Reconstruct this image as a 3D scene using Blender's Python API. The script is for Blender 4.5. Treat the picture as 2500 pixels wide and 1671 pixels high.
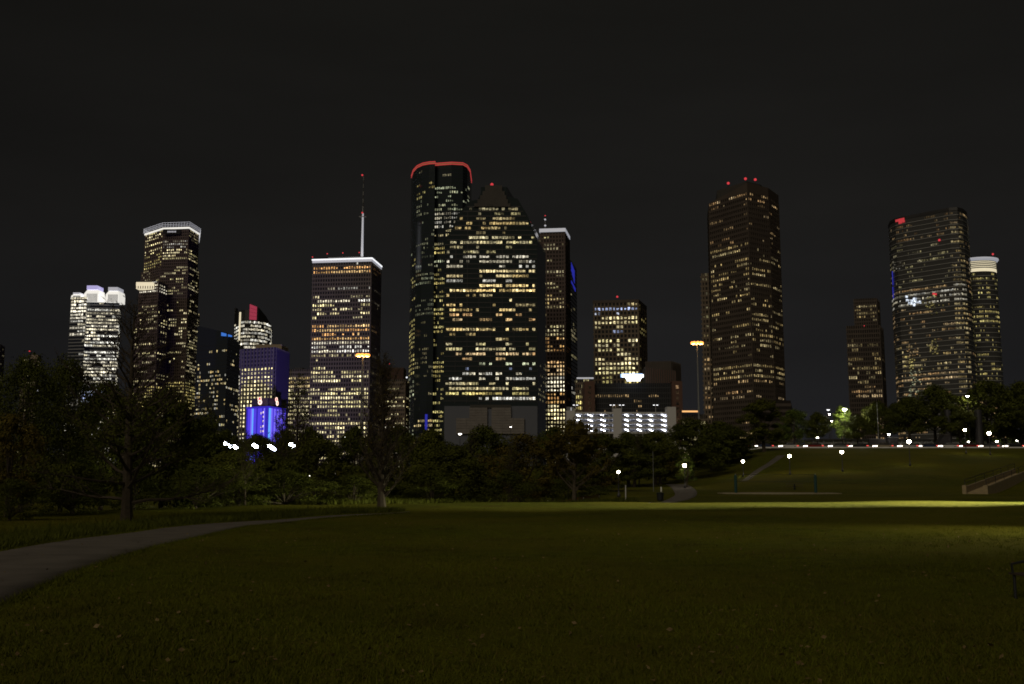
import bpy, math, random
import numpy as np
from mathutils import Vector
R = math.radians
sc = bpy.context.scene
for o in list(bpy.data.objects):
    bpy.data.objects.remove(o)

# ------------------------------------------------------------------ camera
F, CX, CY, HOR, EYE = 2500.0, 1250.0, 835.5, 1165.0, 2.2
PITCH = math.atan((HOR - CY) / F)
cam = bpy.data.cameras.new('camera'); cam.lens = 36.0; cam.sensor_width = 36.0
cam.clip_end = 9000; cam.clip_start = 0.1
camo = bpy.data.objects.new('camera', cam); sc.collection.objects.link(camo)
camo.location = (0, 0, EYE); camo.rotation_euler = (math.pi / 2 + PITCH, 0, 0)
sc.camera = camo

# ------------------------------------------------------------------ night sky
SUN_EL, SUN_AZ = 38.0, 205.0      # the dim glow of the town behind the camera
w = bpy.data.worlds.new('World'); sc.world = w; w.use_nodes = True
nt = w.node_tree; nt.nodes.clear()
wo = nt.nodes.new('ShaderNodeOutputWorld'); bg = nt.nodes.new('ShaderNodeBackground')
sky = nt.nodes.new('ShaderNodeTexSky'); sky.sky_type = 'NISHITA'; sky.sun_disc = False
sky.sun_elevation = R(-8); sky.sun_rotation = R(SUN_AZ)
tc = nt.nodes.new('ShaderNodeTexCoord'); sep = nt.nodes.new('ShaderNodeSeparateXYZ')
nt.links.new(tc.outputs['Generated'], sep.inputs[0])
rp = nt.nodes.new('ShaderNodeValToRGB')
cr = rp.color_ramp
cr.elements[0].position = 0.0; cr.elements[0].color = (.0150, .0150, .0172, 1)
cr.elements[1].position = 0.55; cr.elements[1].color = (.0072, .0069, .0056, 1)
e = cr.elements.new(0.10); e.color = (.0124, .0122, .0128, 1)
e = cr.elements.new(0.24); e.color = (.0108, .0103, .0096, 1)
nt.links.new(sep.outputs['Z'], rp.inputs[0])
nz = nt.nodes.new('ShaderNodeTexNoise'); nz.inputs['Scale'].default_value = 2.6; nz.inputs['Detail'].default_value = 4
mp = nt.nodes.new('ShaderNodeMapping'); mp.inputs['Scale'].default_value = (1, 1, 4.5)
nt.links.new(tc.outputs['Generated'], mp.inputs[0]); nt.links.new(mp.outputs[0], nz.inputs['Vector'])
mr = nt.nodes.new('ShaderNodeMapRange'); mr.inputs[1].default_value = .3; mr.inputs[2].default_value = .7
mr.inputs[3].default_value = .90; mr.inputs[4].default_value = 1.12
nt.links.new(nz.outputs[0], mr.inputs[0])
ofs = nt.nodes.new('ShaderNodeMath'); ofs.operation = 'SUBTRACT'; ofs.inputs[1].default_value = .08; nt.links.new(sep.outputs['X'], ofs.inputs[0])
ab = nt.nodes.new('ShaderNodeMath'); ab.operation = 'ABSOLUTE'; nt.links.new(ofs.outputs[0], ab.inputs[0])
gl = nt.nodes.new('ShaderNodeMapRange'); gl.inputs[1].default_value = .15; gl.inputs[2].default_value = .60; gl.inputs[3].default_value = 1.0; gl.inputs[4].default_value = .72   # the glow sits over the town
nt.links.new(ab.outputs[0], gl.inputs[0])
gm = nt.nodes.new('ShaderNodeMath'); gm.operation = 'MULTIPLY'; nt.links.new(mr.outputs[0], gm.inputs[0]); nt.links.new(gl.outputs[0], gm.inputs[1])
mx = nt.nodes.new('ShaderNodeMix'); mx.data_type = 'RGBA'; mx.blend_type = 'MULTIPLY'; mx.inputs[0].default_value = 1
nt.links.new(rp.outputs[0], mx.inputs[6]); nt.links.new(gm.outputs[0], mx.inputs[7])
ad = nt.nodes.new('ShaderNodeMix'); ad.data_type = 'RGBA'; ad.blend_type = 'ADD'; ad.inputs[0].default_value = .03
nt.links.new(mx.outputs[2], ad.inputs[6]); nt.links.new(sky.outputs[0], ad.inputs[7])
nt.links.new(ad.outputs[2], bg.inputs[0]); bg.inputs[1].default_value = 1.0
nt.links.new(bg.outputs[0], wo.inputs[0])

sl = bpy.data.lights.new('sun', 'SUN'); sl.energy = .70; sl.angle = R(35); sl.color = (1, .85, .62)
so = bpy.data.objects.new('sun', sl); sc.collection.objects.link(so)
d = Vector((-math.sin(R(SUN_AZ)) * math.cos(R(SUN_EL)), -math.cos(R(SUN_AZ)) * math.cos(R(SUN_EL)), -math.sin(R(SUN_EL))))
so.rotation_euler = d.to_track_quat('-Z', 'Y').to_euler()
so.location = (0, -50, 80)

vs = sc.view_settings
vs.view_transform = 'Standard'; vs.look = 'None'; vs.exposure = 0; vs.gamma = 1; vs.use_curve_mapping = False
sc.render.engine = 'CYCLES'
sc.cycles.use_denoising = True
try: sc.cycles.denoiser = 'OPENIMAGEDENOISE'
except Exception: pass
sc.cycles.max_bounces = 4; sc.cycles.sample_clamp_indirect = 3
sc.cycles.pixel_filter_type = 'BLACKMAN_HARRIS'; sc.cycles.filter_width = 1.7
rnd = random.Random(7)
col = sc.collection

# ------------------------------------------------------------------ helpers
def ray(px, py):
    u, v = (px - CX) / F, (CY - py) / F
    return Vector((u, math.cos(PITCH) - v * math.sin(PITCH), math.sin(PITCH) + v * math.cos(PITCH)))

def at(px, py, Y):
    r = ray(px, py); return Vector((0, 0, EYE)) + r * (Y / r.y)

def zat(py, Y): return at(CX, py, Y).z

def sst(a, b, x):
    t = np.clip((x - a) / (b - a), 0, 1); return t * t * (3 - 2 * t)

def Hgt(x, y):
    """height of the land"""
    x = np.asarray(x, float); y = np.asarray(y, float)
    near = 1 - sst(90, 130, y)
    z = near * (.05 * np.sin(x * .21 + 1) * np.sin(y * .17) + .03 * np.sin(x * .6 + y * .33))
    z = z + .16 * np.exp(-((y - 79) / 9) ** 2) + .004 * np.maximum(x, 0) * near
    z = z - .22 * np.exp(-((y - 96) / 7) ** 2) * sst(14, 30, x)
    z = z - 2.6 * sst(84, 112, y + np.maximum(-x - 8, 0) * .85) * (1 - sst(-2, 14, x)) * (1 - sst(170, 300, y)) 
    mid = sst(-2, 14, x)
    z = z + mid * 1.0 * sst(130, 230, y) * (1 - sst(24, 50, x))
    emb = sst(20, 58, x - (y - 140) * .05)
    ramp = np.clip((y - 141) / 110, 0, 1)
    z = z + emb * (9.2 * (ramp + .06 * np.sin(ramp * math.pi * 2) * -1) - 1.0 * mid * 0)
    z = z + (1 - emb) * 5.0 * sst(210, 320, y)
    return z

def hz(x, y): return float(Hgt(x, y))

def ground_hit(px, py, y0=8, y1=420):
    r = ray(px, py)
    t = y0
    while t < y1:
        p = Vector((0, 0, EYE)) + r * (t / r.y)
        if p.z <= hz(p.x, p.y): return Vector((p.x, p.y, hz(p.x, p.y)))
        t += .25
    p = Vector((0, 0, EYE)) + r * (y1 / r.y); return Vector((p.x, p.y, hz(p.x, p.y)))

class MB:
    def __init__(s): s.v = []; s.f = []; s.c = []
    def quad(s, a, b, c, d, colr=None):
        n = len(s.v); s.v += [tuple(a), tuple(b), tuple(c), tuple(d)]; s.f.append((n, n + 1, n + 2, n + 3))
        if colr is not None: s.c.append(colr)
    def box(s, x0, x1, y0, y1, z0, z1):
        n = len(s.v)
        s.v += [(x, y, z) for z in (z0, z1) for (x, y) in ((x0, y0), (x1, y0), (x1, y1), (x0, y1))]
        s.f += [(n, n + 3, n + 2, n + 1), (n + 4, n + 5, n + 6, n + 7)] + [(n + i, n + (i + 1) % 4, n + 4 + (i + 1) % 4, n + 4 + i) for i in range(4)]
        return s
    def prism(s, poly, z0, z1, cap=True):
        n = len(s.v); k = len(poly)
        s.v += [(p[0], p[1], z0) for p in poly] + [(p[0], p[1], z1) for p in poly]
        s.f += [(n + i, n + (i + 1) % k, n + k + (i + 1) % k, n + k + i) for i in range(k)]
        if cap: s.f += [tuple(n + k + i for i in range(k)), tuple(n + k - 1 - i for i in range(k))]
        return s
    def loft(s, rings, cap=True):
        k = len(rings[0]); n = len(s.v)
        for r in rings: s.v += [tuple(p) for p in r]
        for j in range(len(rings) - 1):
            for i in range(k):
                s.f.append((n + j * k + i, n + j * k + (i + 1) % k, n + (j + 1) * k + (i + 1) % k, n + (j + 1) * k + i))
        if cap:
            s.f.append(tuple(n + k - 1 - i for i in range(k))); m = n + (len(rings) - 1) * k
            s.f.append(tuple(m + i for i in range(k)))
        return s
    def lathe(s, prof, k=12, c=(0, 0)):
        return s.loft([[(c[0] + r * math.cos(2 * math.pi * i / k), c[1] + r * math.sin(2 * math.pi * i / k), z) for i in range(k)] for r, z in prof])
    def tube(s, pts, rad, k=5):
        rings = []
        for i, p in enumerate(pts):
            p = Vector(p)
            a = Vector(pts[max(i - 1, 0)]); b = Vector(pts[min(i + 1, len(pts) - 1)])
            d = (b - a); d = d.normalized() if d.length > 1e-9 else Vector((0, 0, 1))
            u = d.cross(Vector((.31, .95, .07))); u = u.normalized() if u.length > 1e-6 else Vector((1, 0, 0))
            v = d.cross(u); r = rad[i] if hasattr(rad, '__len__') else rad
            rings.append([p + (u * math.cos(2 * math.pi * j / k) + v * math.sin(2 * math.pi * j / k)) * r for j in range(k)])
        return s.loft(rings)
    def mesh(s, name, m, smooth=False):
        me = bpy.data.meshes.new(name); me.from_pydata(s.v, [], s.f)
        if m: me.materials.append(M[m] if isinstance(m, str) else m)
        if s.c:
            ca = me.color_attributes.new('emit', 'FLOAT_COLOR', 'CORNER')
            arr = np.repeat(np.array([(c[0], c[1], c[2], 1) for c in s.c], np.float32), 4, axis=0)
            ca.data.foreach_set('color', arr.ravel())
        if smooth: me.polygons.foreach_set('use_smooth', [True] * len(me.polygons))
        me.update(); return me
    def build(s, name, m, parent=None, smooth=False):
        return link(name, s.mesh(name, m, smooth), parent)

def link(name, data, parent=None, loc=None):
    o = bpy.data.objects.new(name, data); col.objects.link(o)
    if parent: o.parent = parent
    if loc is not None: o.location = loc
    return o

def np_mesh(name, verts, faces, m, smooth=False, attr=None):
    me = bpy.data.meshes.new(name)
    k = faces.shape[1]
    me.vertices.add(len(verts)); me.vertices.foreach_set('co', np.asarray(verts, np.float32).ravel())
    me.loops.add(faces.size); me.loops.foreach_set('vertex_index', faces.astype(np.int32).ravel())
    me.polygons.add(len(faces)); me.polygons.foreach_set('loop_start', np.arange(0, faces.size, k, dtype=np.int32))
    me.update(calc_edges=True)
    if smooth: me.polygons.foreach_set('use_smooth', [True] * len(faces))
    me.materials.append(M[m]); return me

def tag(o, label, cat, group=None, kind=None):
    o['label'] = label; o['category'] = cat
    if group: o['group'] = group
    if kind: o['kind'] = kind
    return o

def thing(name, label, cat, loc=(0, 0, 0), rz=0, group=None):
    o = link(name, None, None, loc); o.rotation_euler = (0, 0, rz); o.empty_display_size = .5
    return tag(o, label, cat, group)

# ------------------------------------------------------------------ materials
M = {}
def mat(name, c, rough=.8, metal=0, noise=None, bump=None, emit=None, es=0, spec=.5, coords='Object', sample=False):
    m = bpy.data.materials.new(name); m.use_nodes = True; t = m.node_tree
    b = t.nodes['Principled BSDF']; b.inputs['Roughness'].default_value = rough; b.inputs['Metallic'].default_value = metal
    b.inputs['Specular IOR Level'].default_value = spec
    b.inputs['Base Color'].default_value = (*c, 1)
    if noise:
        c2, scale, det = noise
        g = t.nodes.new('ShaderNodeNewGeometry'); tex = t.nodes.new('ShaderNodeTexNoise')
        tex.inputs['Scale'].default_value = scale; tex.inputs['Detail'].default_value = det
        t.links.new(g.outputs['Position'], tex.inputs['Vector'])
        r = t.nodes.new('ShaderNodeMapRange'); r.inputs[1].default_value = .32; r.inputs[2].default_value = .68
        t.links.new(tex.outputs[0], r.inputs[0])
        x = t.nodes.new('ShaderNodeMix'); x.data_type = 'RGBA'; x.inputs[6].default_value = (*c, 1); x.inputs[7].default_value = (*c2, 1)
        t.links.new(r.outputs[0], x.inputs[0]); t.links.new(x.outputs[2], b.inputs['Base Color'])
        if bump:
            bp = t.nodes.new('ShaderNodeBump'); bp.inputs['Strength'].default_value = bump[0]; bp.inputs['Distance'].default_value = bump[1]
            t.links.new(tex.outputs[0], bp.inputs['Height']); t.links.new(bp.outputs[0], b.inputs['Normal'])
    if emit:
        b.inputs['Emission Color'].default_value = (*emit, 1); b.inputs['Emission Strength'].default_value = es
        if not sample: m.cycles.emission_sampling = 'NONE'
    M[name] = m; return m

def window_mat(name, attr):
    """lit room behind glass: colour and strength come from each window, furniture and blinds break it up"""
    m = bpy.data.materials.new(name); m.use_nodes = True; t = m.node_tree
    b = t.nodes['Principled BSDF']; b.inputs['Base Color'].default_value = (.01, .01, .012, 1); b.inputs['Roughness'].default_value = .15
    if attr:
        a = t.nodes.new('ShaderNodeAttribute'); a.attribute_name = 'emit'; out = a.outputs['Color']
    else:
        a = t.nodes.new('ShaderNodeObjectInfo'); out = a.outputs['Color']
    g = t.nodes.new('ShaderNodeNewGeometry'); tex = t.nodes.new('ShaderNodeTexNoise')
    tex.inputs['Scale'].default_value = .8; tex.inputs['Detail'].default_value = 3
    t.links.new(g.outputs['Position'], tex.inputs['Vector'])
    r = t.nodes.new('ShaderNodeMapRange'); r.inputs[1].default_value = .35; r.inputs[2].default_value = .68
    r.inputs[3].default_value = .12; r.inputs[4].default_value = 1.75
    t.links.new(tex.outputs[0], r.inputs[0])
    x = t.nodes.new('ShaderNodeMix'); x.data_type = 'RGBA'; x.blend_type = 'MULTIPLY'; x.inputs[0].default_value = 1
    t.links.new(out, x.inputs[6]); t.links.new(r.outputs[0], x.inputs[7])
    t.links.new(x.outputs[2], b.inputs['Emission Color']); b.inputs['Emission Strength'].default_value = 1.0
    m.cycles.emission_sampling = 'NONE'; M[name] = m
window_mat('window_lit', False); window_mat('window_lit_joined', True)

mat('glass_black', (.034, .035, .037), .12)
mat('glass_blue', (.030, .036, .048), .10)
mat('glass_teal', (.028, .037, .040), .10)
mat('glass_grey', (.075, .076, .078), .15)
mat('steel_pale', (.36, .37, .38), .5)
mat('glass_brown', (.030, .025, .021), .2)
mat('concrete_grey', (0.187, 0.162, 0.151), .9, noise=((0.144, 0.126, 0.119), .05, 3))
mat('concrete_purple', (0.144, 0.133, 0.155), .9)
mat('concrete_tan', (0.173, 0.137, 0.101), .9, noise=((0.137, 0.108, 0.083), .04, 3))
mat('granite_brown', (0.083, 0.065, 0.054), .8, noise=((0.065, 0.050, 0.043), .06, 3))
mat('granite_pink', (0.115, 0.083, 0.076), .8, noise=((0.094, 0.068, 0.065), .06, 3))
mat('granite_grey', (0.101, 0.090, 0.083), .8, noise=((0.079, 0.072, 0.068), .15, 4))
mat('granite_tier', (.068, .061, .057), .8, noise=((.055, .05, .047), .15, 4))
mat('granite_dark', (0.050, 0.047, 0.043), .8)
mat('base_blue', (.10, .11, .145), .6)
mat('stone_pale', (.20, .185, .178), .85, noise=((.165, .15, .145), .3, 4))
mat('steel_grey', (.22, .23, .24), .5, .3)
mat('steel_dark', (.05, .05, .055), .5, .4)
mat('white_panel', (0.396, 0.396, 0.396), .7)
mat('white_steel', (.62, .62, .64), .5)
mat('garage_wall', (.52, .52, .54), .8)
mat('copper_wall', (.10, .05, .035), .7)
mat('roof_tan', (0.324, 0.259, 0.187), .8)
mat('crown_white', (.7, .7, .72), .7, emit=(.78, .8, .9), es=.36)
mat('crown_bright', (.7, .7, .72), .7, emit=(1, .97, .88), es=.75)
mat('crown_violet', (.6, .6, .7), .7, emit=(.55, .5, 1), es=.55)
mat('crown_cream', (.7, .66, .55), .7, emit=(1, .88, .6), es=.70, noise=((.6, .5, .4), .3, 2))
mat('lamp_strip', (.6, .6, .6), .6, emit=(.95, .97, 1), es=1.1)
mat('neon_red', (.3, .02, .02), .6, emit=(1, .085, .10), es=.42)
mat('neon_amber', (.3, .08, .03), .6, emit=(.9, .30, .14), es=.14)
mat('beacon_red', (.3, .02, .02), .5, emit=(1, .07, .09), es=.62)
mat('screen_red', (.1, .02, .03), .5, emit=(.55, .06, .11), es=.55, noise=((.05, .01, .02), .3, 2))
mat('blue_sign_and_reflection', (.05, .05, .3), .5, emit=(.05, .06, .85), es=.34)
mat('cyan_sign', (.05, .1, .3), .5, emit=(.05, .25, .95), es=.6)
mat('led_blue', (.05, .04, .3), .5, emit=(.12, .07, 1.0), es=.62, noise=((.02, .02, .2), .25, 2))
mat('led_blue_pale', (.05, .04, .3), .5, emit=(.24, .18, 1.0), es=.80)
mat('led_blue_deep', (.03, .02, .2), .5, emit=(.05, .03, .75), es=.45)
mat('led_cyan', (.05, .1, .3), .5, emit=(.13, .42, 1.0), es=.95)
mat('sign_white', (.8, .8, .8), .5, emit=(.93, .98, 1), es=1.9)
mat('sign_blue_edge', (.4, .5, .8), .5, emit=(.30, .55, 1), es=1.2)
mat('sign_pink', (.8, .7, .6), .5, emit=(1, .72, .48), es=1.4)
mat('sign_red', (.5, .02, .02), .5, emit=(1, .10, .07), es=.55)
mat('flood_white', (.9, .9, .9), .5, emit=(.80, .88, 1), es=42, sample=True)
mat('lamp_warm_white', (.9, .9, .9), .5, emit=(1, .86, .66), es=46, sample=True)
mat('lamp_small', (.9, .9, .9), .5, emit=(1, .92, .8), es=8, sample=True)
mat('lamp_street', (.9, .9, .9), .5, emit=(1, .93, .78), es=26, sample=True)
mat('lamp_bright', (.9, .9, .9), .5, emit=(1, .95, .72), es=800, sample=True)
mat('lamp_canopy', (.9, .9, .9), .5, emit=(1, .95, .72), es=130, sample=True)
mat('lamp_pale', (.9, .9, .9), .5, emit=(.95, .95, 1), es=1.5)
mat('sodium_halo', (.9, .6, .3), .5, emit=(1, .30, .05), es=2.6, sample=True)
mat('lamp_sodium_core', (.9, .6, .3), .5, emit=(1, .50, .15), es=26, sample=True)
mat('lamp_garage', (.9, .9, .9), .5, emit=(.86, .9, 1), es=13, sample=True)
mat('head_light', (.9, .9, .9), .3, emit=(1, .86, .72), es=6.0, sample=True)
mat('tail_light', (.5, .02, .02), .3, emit=(1, .12, .09), es=1.0)
mat('amber_strip', (.6, .3, .1), .6, emit=(1, .52, .2), es=1.0)
mat('bark', (.060, .046, .030), .95, noise=((.034, .026, .018), 6, 4), bump=(.6, .04))
mat('bark_pale', (.10, .08, .055), .95, noise=((.06, .048, .034), 5, 4), bump=(.6, .04))
mat('leaf_dark', (.072, .084, .010), .8, noise=((.044, .053, .007), .35, 3), spec=.15)
mat('leaf_olive', (.088, .098, .011), .8, noise=((.054, .061, .008), .4, 3), spec=.15)
mat('leaf_brown', (.125, .100, .018), .85, noise=((.075, .058, .012), .4, 3), spec=.1)
mat('leaf_green', (.085, .120, .018), .8, noise=((.055, .080, .012), .5, 3), spec=.15)
mat('weed', (.080, .092, .010), .85, noise=((.048, .055, .008), .6, 3), spec=.1)
mat('blade', (.106, .120, .008), .85, noise=((.060, .064, .006), .22, 4), spec=.1)
mat('blade_dry', (.135, .115, .030), .9, noise=((.08, .06, .012), .3, 3), spec=.1)
mat('dead_leaf', (.20, .15, .06), .8, noise=((.10, .06, .02), 9, 2))
mat('asphalt', (.05, .05, .052), .9, noise=((.038, .038, .04), 3, 4), bump=(.3, .01))
mat('path_concrete', (.128, .114, .102), .92, noise=((.082, .072, .064), .8, 8), bump=(.35, .02))
mat('sand', (.30, .26, .18), .95, noise=((.22, .19, .13), 2, 5), bump=(.5, .03))
mat('kerb_concrete', (.30, .29, .27), .9)
mat('stair_concrete', (.34, .27, .15), .9, noise=((.26, .21, .12), 1.5, 4))
mat('pad_teal', (.007, .045, .043), .7)
mat('net_black', (.02, .02, .02), .9)
mat('plastic_black', (.02, .022, .025), .45)
mat('plastic_orange', (.16, .03, .015), .7)
mat('metal_green', (.02, .03, .028), .5, .3)
mat('wood_dark', (.05, .035, .025), .7)
mat('paint_white', (.7, .7, .7), .6)
mat('tyre', (.02, .02, .02), .9)
mat('rim', (.4, .4, .42), .3, .8)
for nm, c in dict(silver=(.42, .43, .45), navy=(.03, .05, .12), red=(.25, .02, .02), white=(.7, .7, .7), black=(.02, .02, .022), grey=(.15, .155, .16), tan=(.33, .28, .2)).items():
    mat('car_' + nm, c, .3, .3)

def lawn_mat():
    m = bpy.data.materials.new('lawn'); m.use_nodes = True; t = m.node_tree; b = t.nodes['Principled BSDF']
    b.inputs['Roughness'].default_value = .95; b.inputs['Specular IOR Level'].default_value = .05
    g = t.nodes.new('ShaderNodeNewGeometry')
    def noise(s, d):
        n = t.nodes.new('ShaderNodeTexNoise'); n.inputs['Scale'].default_value = s; n.inputs['Detail'].default_value = d
        t.links.new(g.outputs['Position'], n.inputs['Vector'])
        r = t.nodes.new('ShaderNodeMapRange'); r.inputs[1].default_value = .35; r.inputs[2].default_value = .65
        t.links.new(n.outputs[0], r.inputs[0]); return n, r
    n1, r1 = noise(.16, 5); n2, r2 = noise(1.4, 5); n3, r3 = noise(14, 3)
    def mix(a, b_, f):
        x = t.nodes.new('ShaderNodeMix'); x.data_type = 'RGBA'
        for i, v in ((6, a), (7, b_)):
            if isinstance(v, tuple): x.inputs[i].default_value = (*v, 1)
            else: t.links.new(v, x.inputs[i])
        t.links.new(f, x.inputs[0]); return x.outputs[2]
    c1 = mix((.116, .104, .008), (.086, .110, .006), r1.outputs[0])
    c2 = mix((.056, .064, .005), c1, r2.outputs[0])
    c3 = mix((.062, .067, .006), c2, r3.outputs[0])
    n4, r4 = noise(.42, 3); r4.inputs[1].default_value = .56; r4.inputs[2].default_value = .72
    c3 = mix(c3, (.050, .044, .007), r4.outputs[0])
    n5, r5 = noise(.07, 2); r5.inputs[1].default_value = .42; r5.inputs[2].default_value = .66
    c3 = mix(c3, (.100, .094, .009), r5.outputs[0])
    t.links.new(c3, b.inputs['Base Color'])
    bp = t.nodes.new('ShaderNodeBump'); bp.inputs['Strength'].default_value = .8; bp.inputs['Distance'].default_value = .08
    t.links.new(n3.outputs[0], bp.inputs['Height']); t.links.new(bp.outputs[0], b.inputs['Normal'])
    M['lawn'] = m
lawn_mat()

# ------------------------------------------------------------------ ground
def axis(parts):
    out = []
    for a, b, s in parts: out += list(np.arange(a, b, s))
    return np.array(out + [parts[-1][1]])
gx = axis([(-2600, -400, 200), (-400, -80, 20), (-80, 80, 2), (80, 240, 5), (240, 400, 20), (400, 2600, 200)])
gy = axis([(-60, 0, 6), (0, 60, 2), (60, 110, 1), (110, 300, 3), (300, 420, 20), (420, 1000, 100), (1000, 5000, 500)])
GX, GY = np.meshgrid(gx, gy); GZ = Hgt(GX, GY)
gv = np.stack([GX, GY, GZ], -1).reshape(-1, 3)
nx, ny = len(gx), len(gy)
ii, jj = np.meshgrid(np.arange(nx - 1), np.arange(ny - 1))
a = (jj * nx + ii).ravel()
g = link('ground', np_mesh('ground', gv, np.stack([a, a + 1, a + 1 + nx, a + nx], 1), 'lawn', True))
g['kind'] = 'structure'; g['label'] = 'dark grass park land rising to an embankment'

def strip(name, left, right, m, lift=.03, thick=.12, n=60):
    """a paved ribbon draped on the land between two edge lines given in ground points"""
    def resample(pts):
        pts = np.array(pts, float); L = np.r_[0, np.cumsum(np.hypot(*(np.diff(pts, axis=0).T)))]
        # smooth (Catmull-Rom via dense cubic on chord length)
        s = np.linspace(0, L[-1], n); out = []
        for q in s:
            i = min(max(np.searchsorted(L, q) - 1, 0), len(pts) - 2); t = (q - L[i]) / (L[i + 1] - L[i])
            p0 = pts[max(i - 1, 0)]; p1 = pts[i]; p2 = pts[i + 1]; p3 = pts[min(i + 2, len(pts) - 1)]
            out.append(.5 * ((2 * p1) + (-p0 + p2) * t + (2 * p0 - 5 * p1 + 4 * p2 - p3) * t * t + (-p0 + 3 * p1 - 3 * p2 + p3) * t ** 3))
        return np.array(out)
    A, B = resample(left), resample(right); mb = MB(); W = 4
    rows = []
    for i in range(n):
        row = []
        for j in range(W + 1):
            p = A[i] * (1 - j / W) + B[i] * j / W; row.append((p[0], p[1], hz(p[0], p[1]) + lift))
        row = [(row[0][0], row[0][1], row[0][2] - thick)] + row + [(row[-1][0], row[-1][1], row[-1][2] - thick)]
        rows.append(row)
    k = W + 3
    for r_ in rows: mb.v += r_
    for i in range(n - 1):
        for j in range(k - 1): mb.f.append((i * k + j, i * k + j + 1, (i + 1) * k + j + 1, (i + 1) * k + j))
    o = mb.build(name, m, None, True); o['kind'] = 'structure'; return o
def gp(px, py):
    p = ground_hit(px, py); return (p.x, p.y)
pl = [(-18.5, 14)] + [gp(*q) for q in ((0, 1350), (200, 1317), (400, 1291), (600, 1275), (760, 1264), (900, 1256), (1000, 1250))]
pr = [(-7.5, 14)] + [gp(*q) for q in ((0, 1482), (200, 1392), (400, 1331), (600, 1287), (760, 1270), (900, 1259.5), (1000, 1252.5))]
pl[0] = (pl[1][0] + .6, pl[1][1] - 9); pr[0] = (pr[1][0] + 2.2, pr[1][1] - 8)
strip('path', pl, pr, 'path_concrete')
fl = [gp(*q) for q in ((1585, 1228.5), (1628, 1221), (1648, 1208), (1640, 1193), (1625, 1183))]
fr = [gp(*q) for q in ((1652, 1227.5), (1691, 1216), (1702, 1204), (1690, 1190), (1672, 1183))]
strip('footpath', fl, fr, 'path_concrete', n=40)
hl = [gp(*q) for q in ((1808, 1176), (1840, 1152), (1872, 1132), (1898, 1113))]
hr = [gp(*q) for q in ((1826, 1174), (1856, 1152), (1890, 1132), (1918, 1112))]
strip('hill_path', hl, hr, 'path_concrete', n=24)

# parkway on top of the embankment
RY0, RY1, RZ = 258.0, 271.0, 9.2
mb = MB(); mb.box(20, 330, RY0, RY1, RZ - .4, RZ + .02); r_ = mb.build('road', 'asphalt'); r_['kind'] = 'structure'
for nm, y0 in (('kerb', RY0 - .35), ('kerb', RY1 + .05)):
    mb = MB(); mb.box(20, 330, y0, y0 + .3, RZ - .4, RZ + .15); o = mb.build(nm, 'kerb_concrete'); o['kind'] = 'structure'
mb = MB()
for i in range(50): mb.box(22 + i * 6, 25 + i * 6, 264.4, 264.55, RZ + .02, RZ + .026)
o = mb.build('road_markings', 'paint_white'); o['kind'] = 'structure'

mb = MB(); mb.loft([[(24, 264.9, RZ), (320, 264.9, RZ), (320, 265.4, RZ), (24, 265.4, RZ)], [(24, 265.05, RZ + .35), (320, 265.05, RZ + .35), (320, 265.25, RZ + .35), (24, 265.25, RZ + .35)], [(24, 265.1, RZ + .95), (320, 265.1, RZ + .95), (320, 265.2, RZ + .95), (24, 265.2, RZ + .95)]])
for i in range(46):  # wall added to draw the pale line of the traffic's light trail
    m_ = MB(); m_.box(0, 5.94, -.12, .12, -.3, .46)
    if i == 0: light_trail_me = m_.mesh('light_trail_panel', 'paint_white'); wall = thing('light_trail_wall', 'low white wall added in place of the light trail along the parkway', 'wall', (26, RY0 - .9, RZ))
    link('added_panel', light_trail_me, wall, (i * 6.02, 0, 0))
o = mb.build('added_barrier', 'kerb_concrete'); tag(o, 'added pale concrete barrier catching the headlights between the parkway lanes', 'barrier')  # barrier added to show headlight as a pale line
# ------------------------------------------------------------------ towers
PAL = dict(
    warm=[(1, .76, .34), (1, .80, .40), (1, .72, .29)], white=[(1, .90, .64), (1, .92, .72), (.97, .94, .82)],
    pale=[(1, .84, .44), (1, .87, .50), (.98, .85, .41)], orange=[(1, .58, .20), (1, .66, .28), (1, .52, .18)],
    yellow=[(1, .80, .27), (.97, .83, .31)], cold=[(.55, .65, 1), (.75, .82, 1)], green=[(.92, .92, .56), (.84, .90, .58)], amber=[(1, .66, .30), (1, .72, .38), (1, .6, .26)])

def pick(spec, rr, nrow, ncol, seed):
    """which windows of a face are lit: spec = [(t_end, share_of_floors_lit, share_of_windows_lit, palette, gain)]"""
    out = {}; GN = {161: 1.12, 162: 1, 171: 1, 172: 1, 181: 1.05, 191: 1.1, 151: 1, 131: 1, 104: 1, 81: 1.05}.get(seed, 1.35)
    for row in range(nrow):
        t = (row + .5) / nrow
        fr_, pw, pal, gain = next((s[1:] for s in spec if t <= s[0]), spec[-1][1:])
        on = rr.random() < fr_
        p = min(1, 1.08 * pw) * rr.uniform(.75, 1.25) if on else .10 * min(1, fr_ * 2)
        p = min(p, .97); state = rr.random() < p; g_ = gain * rr.uniform(.5, 1.15); c = rr.choice(PAL[pal])
        for cc in range(ncol):
            if rr.random() < .42:
                state = rr.random() < p
                if rr.random() < .5: g_ = gain * rr.uniform(.30, 1.25)
                if rr.random() < .3: c = rr.choice(PAL[pal])
            if state:
                k = 1.12 * GN * g_ * (rr.uniform(.4, 1.0) if rr.random() < .65 else rr.uniform(1.0, 1.8)); out[(row, cc)] = (c[0] * k, c[1] * k, c[2] * k)
    return out

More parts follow.
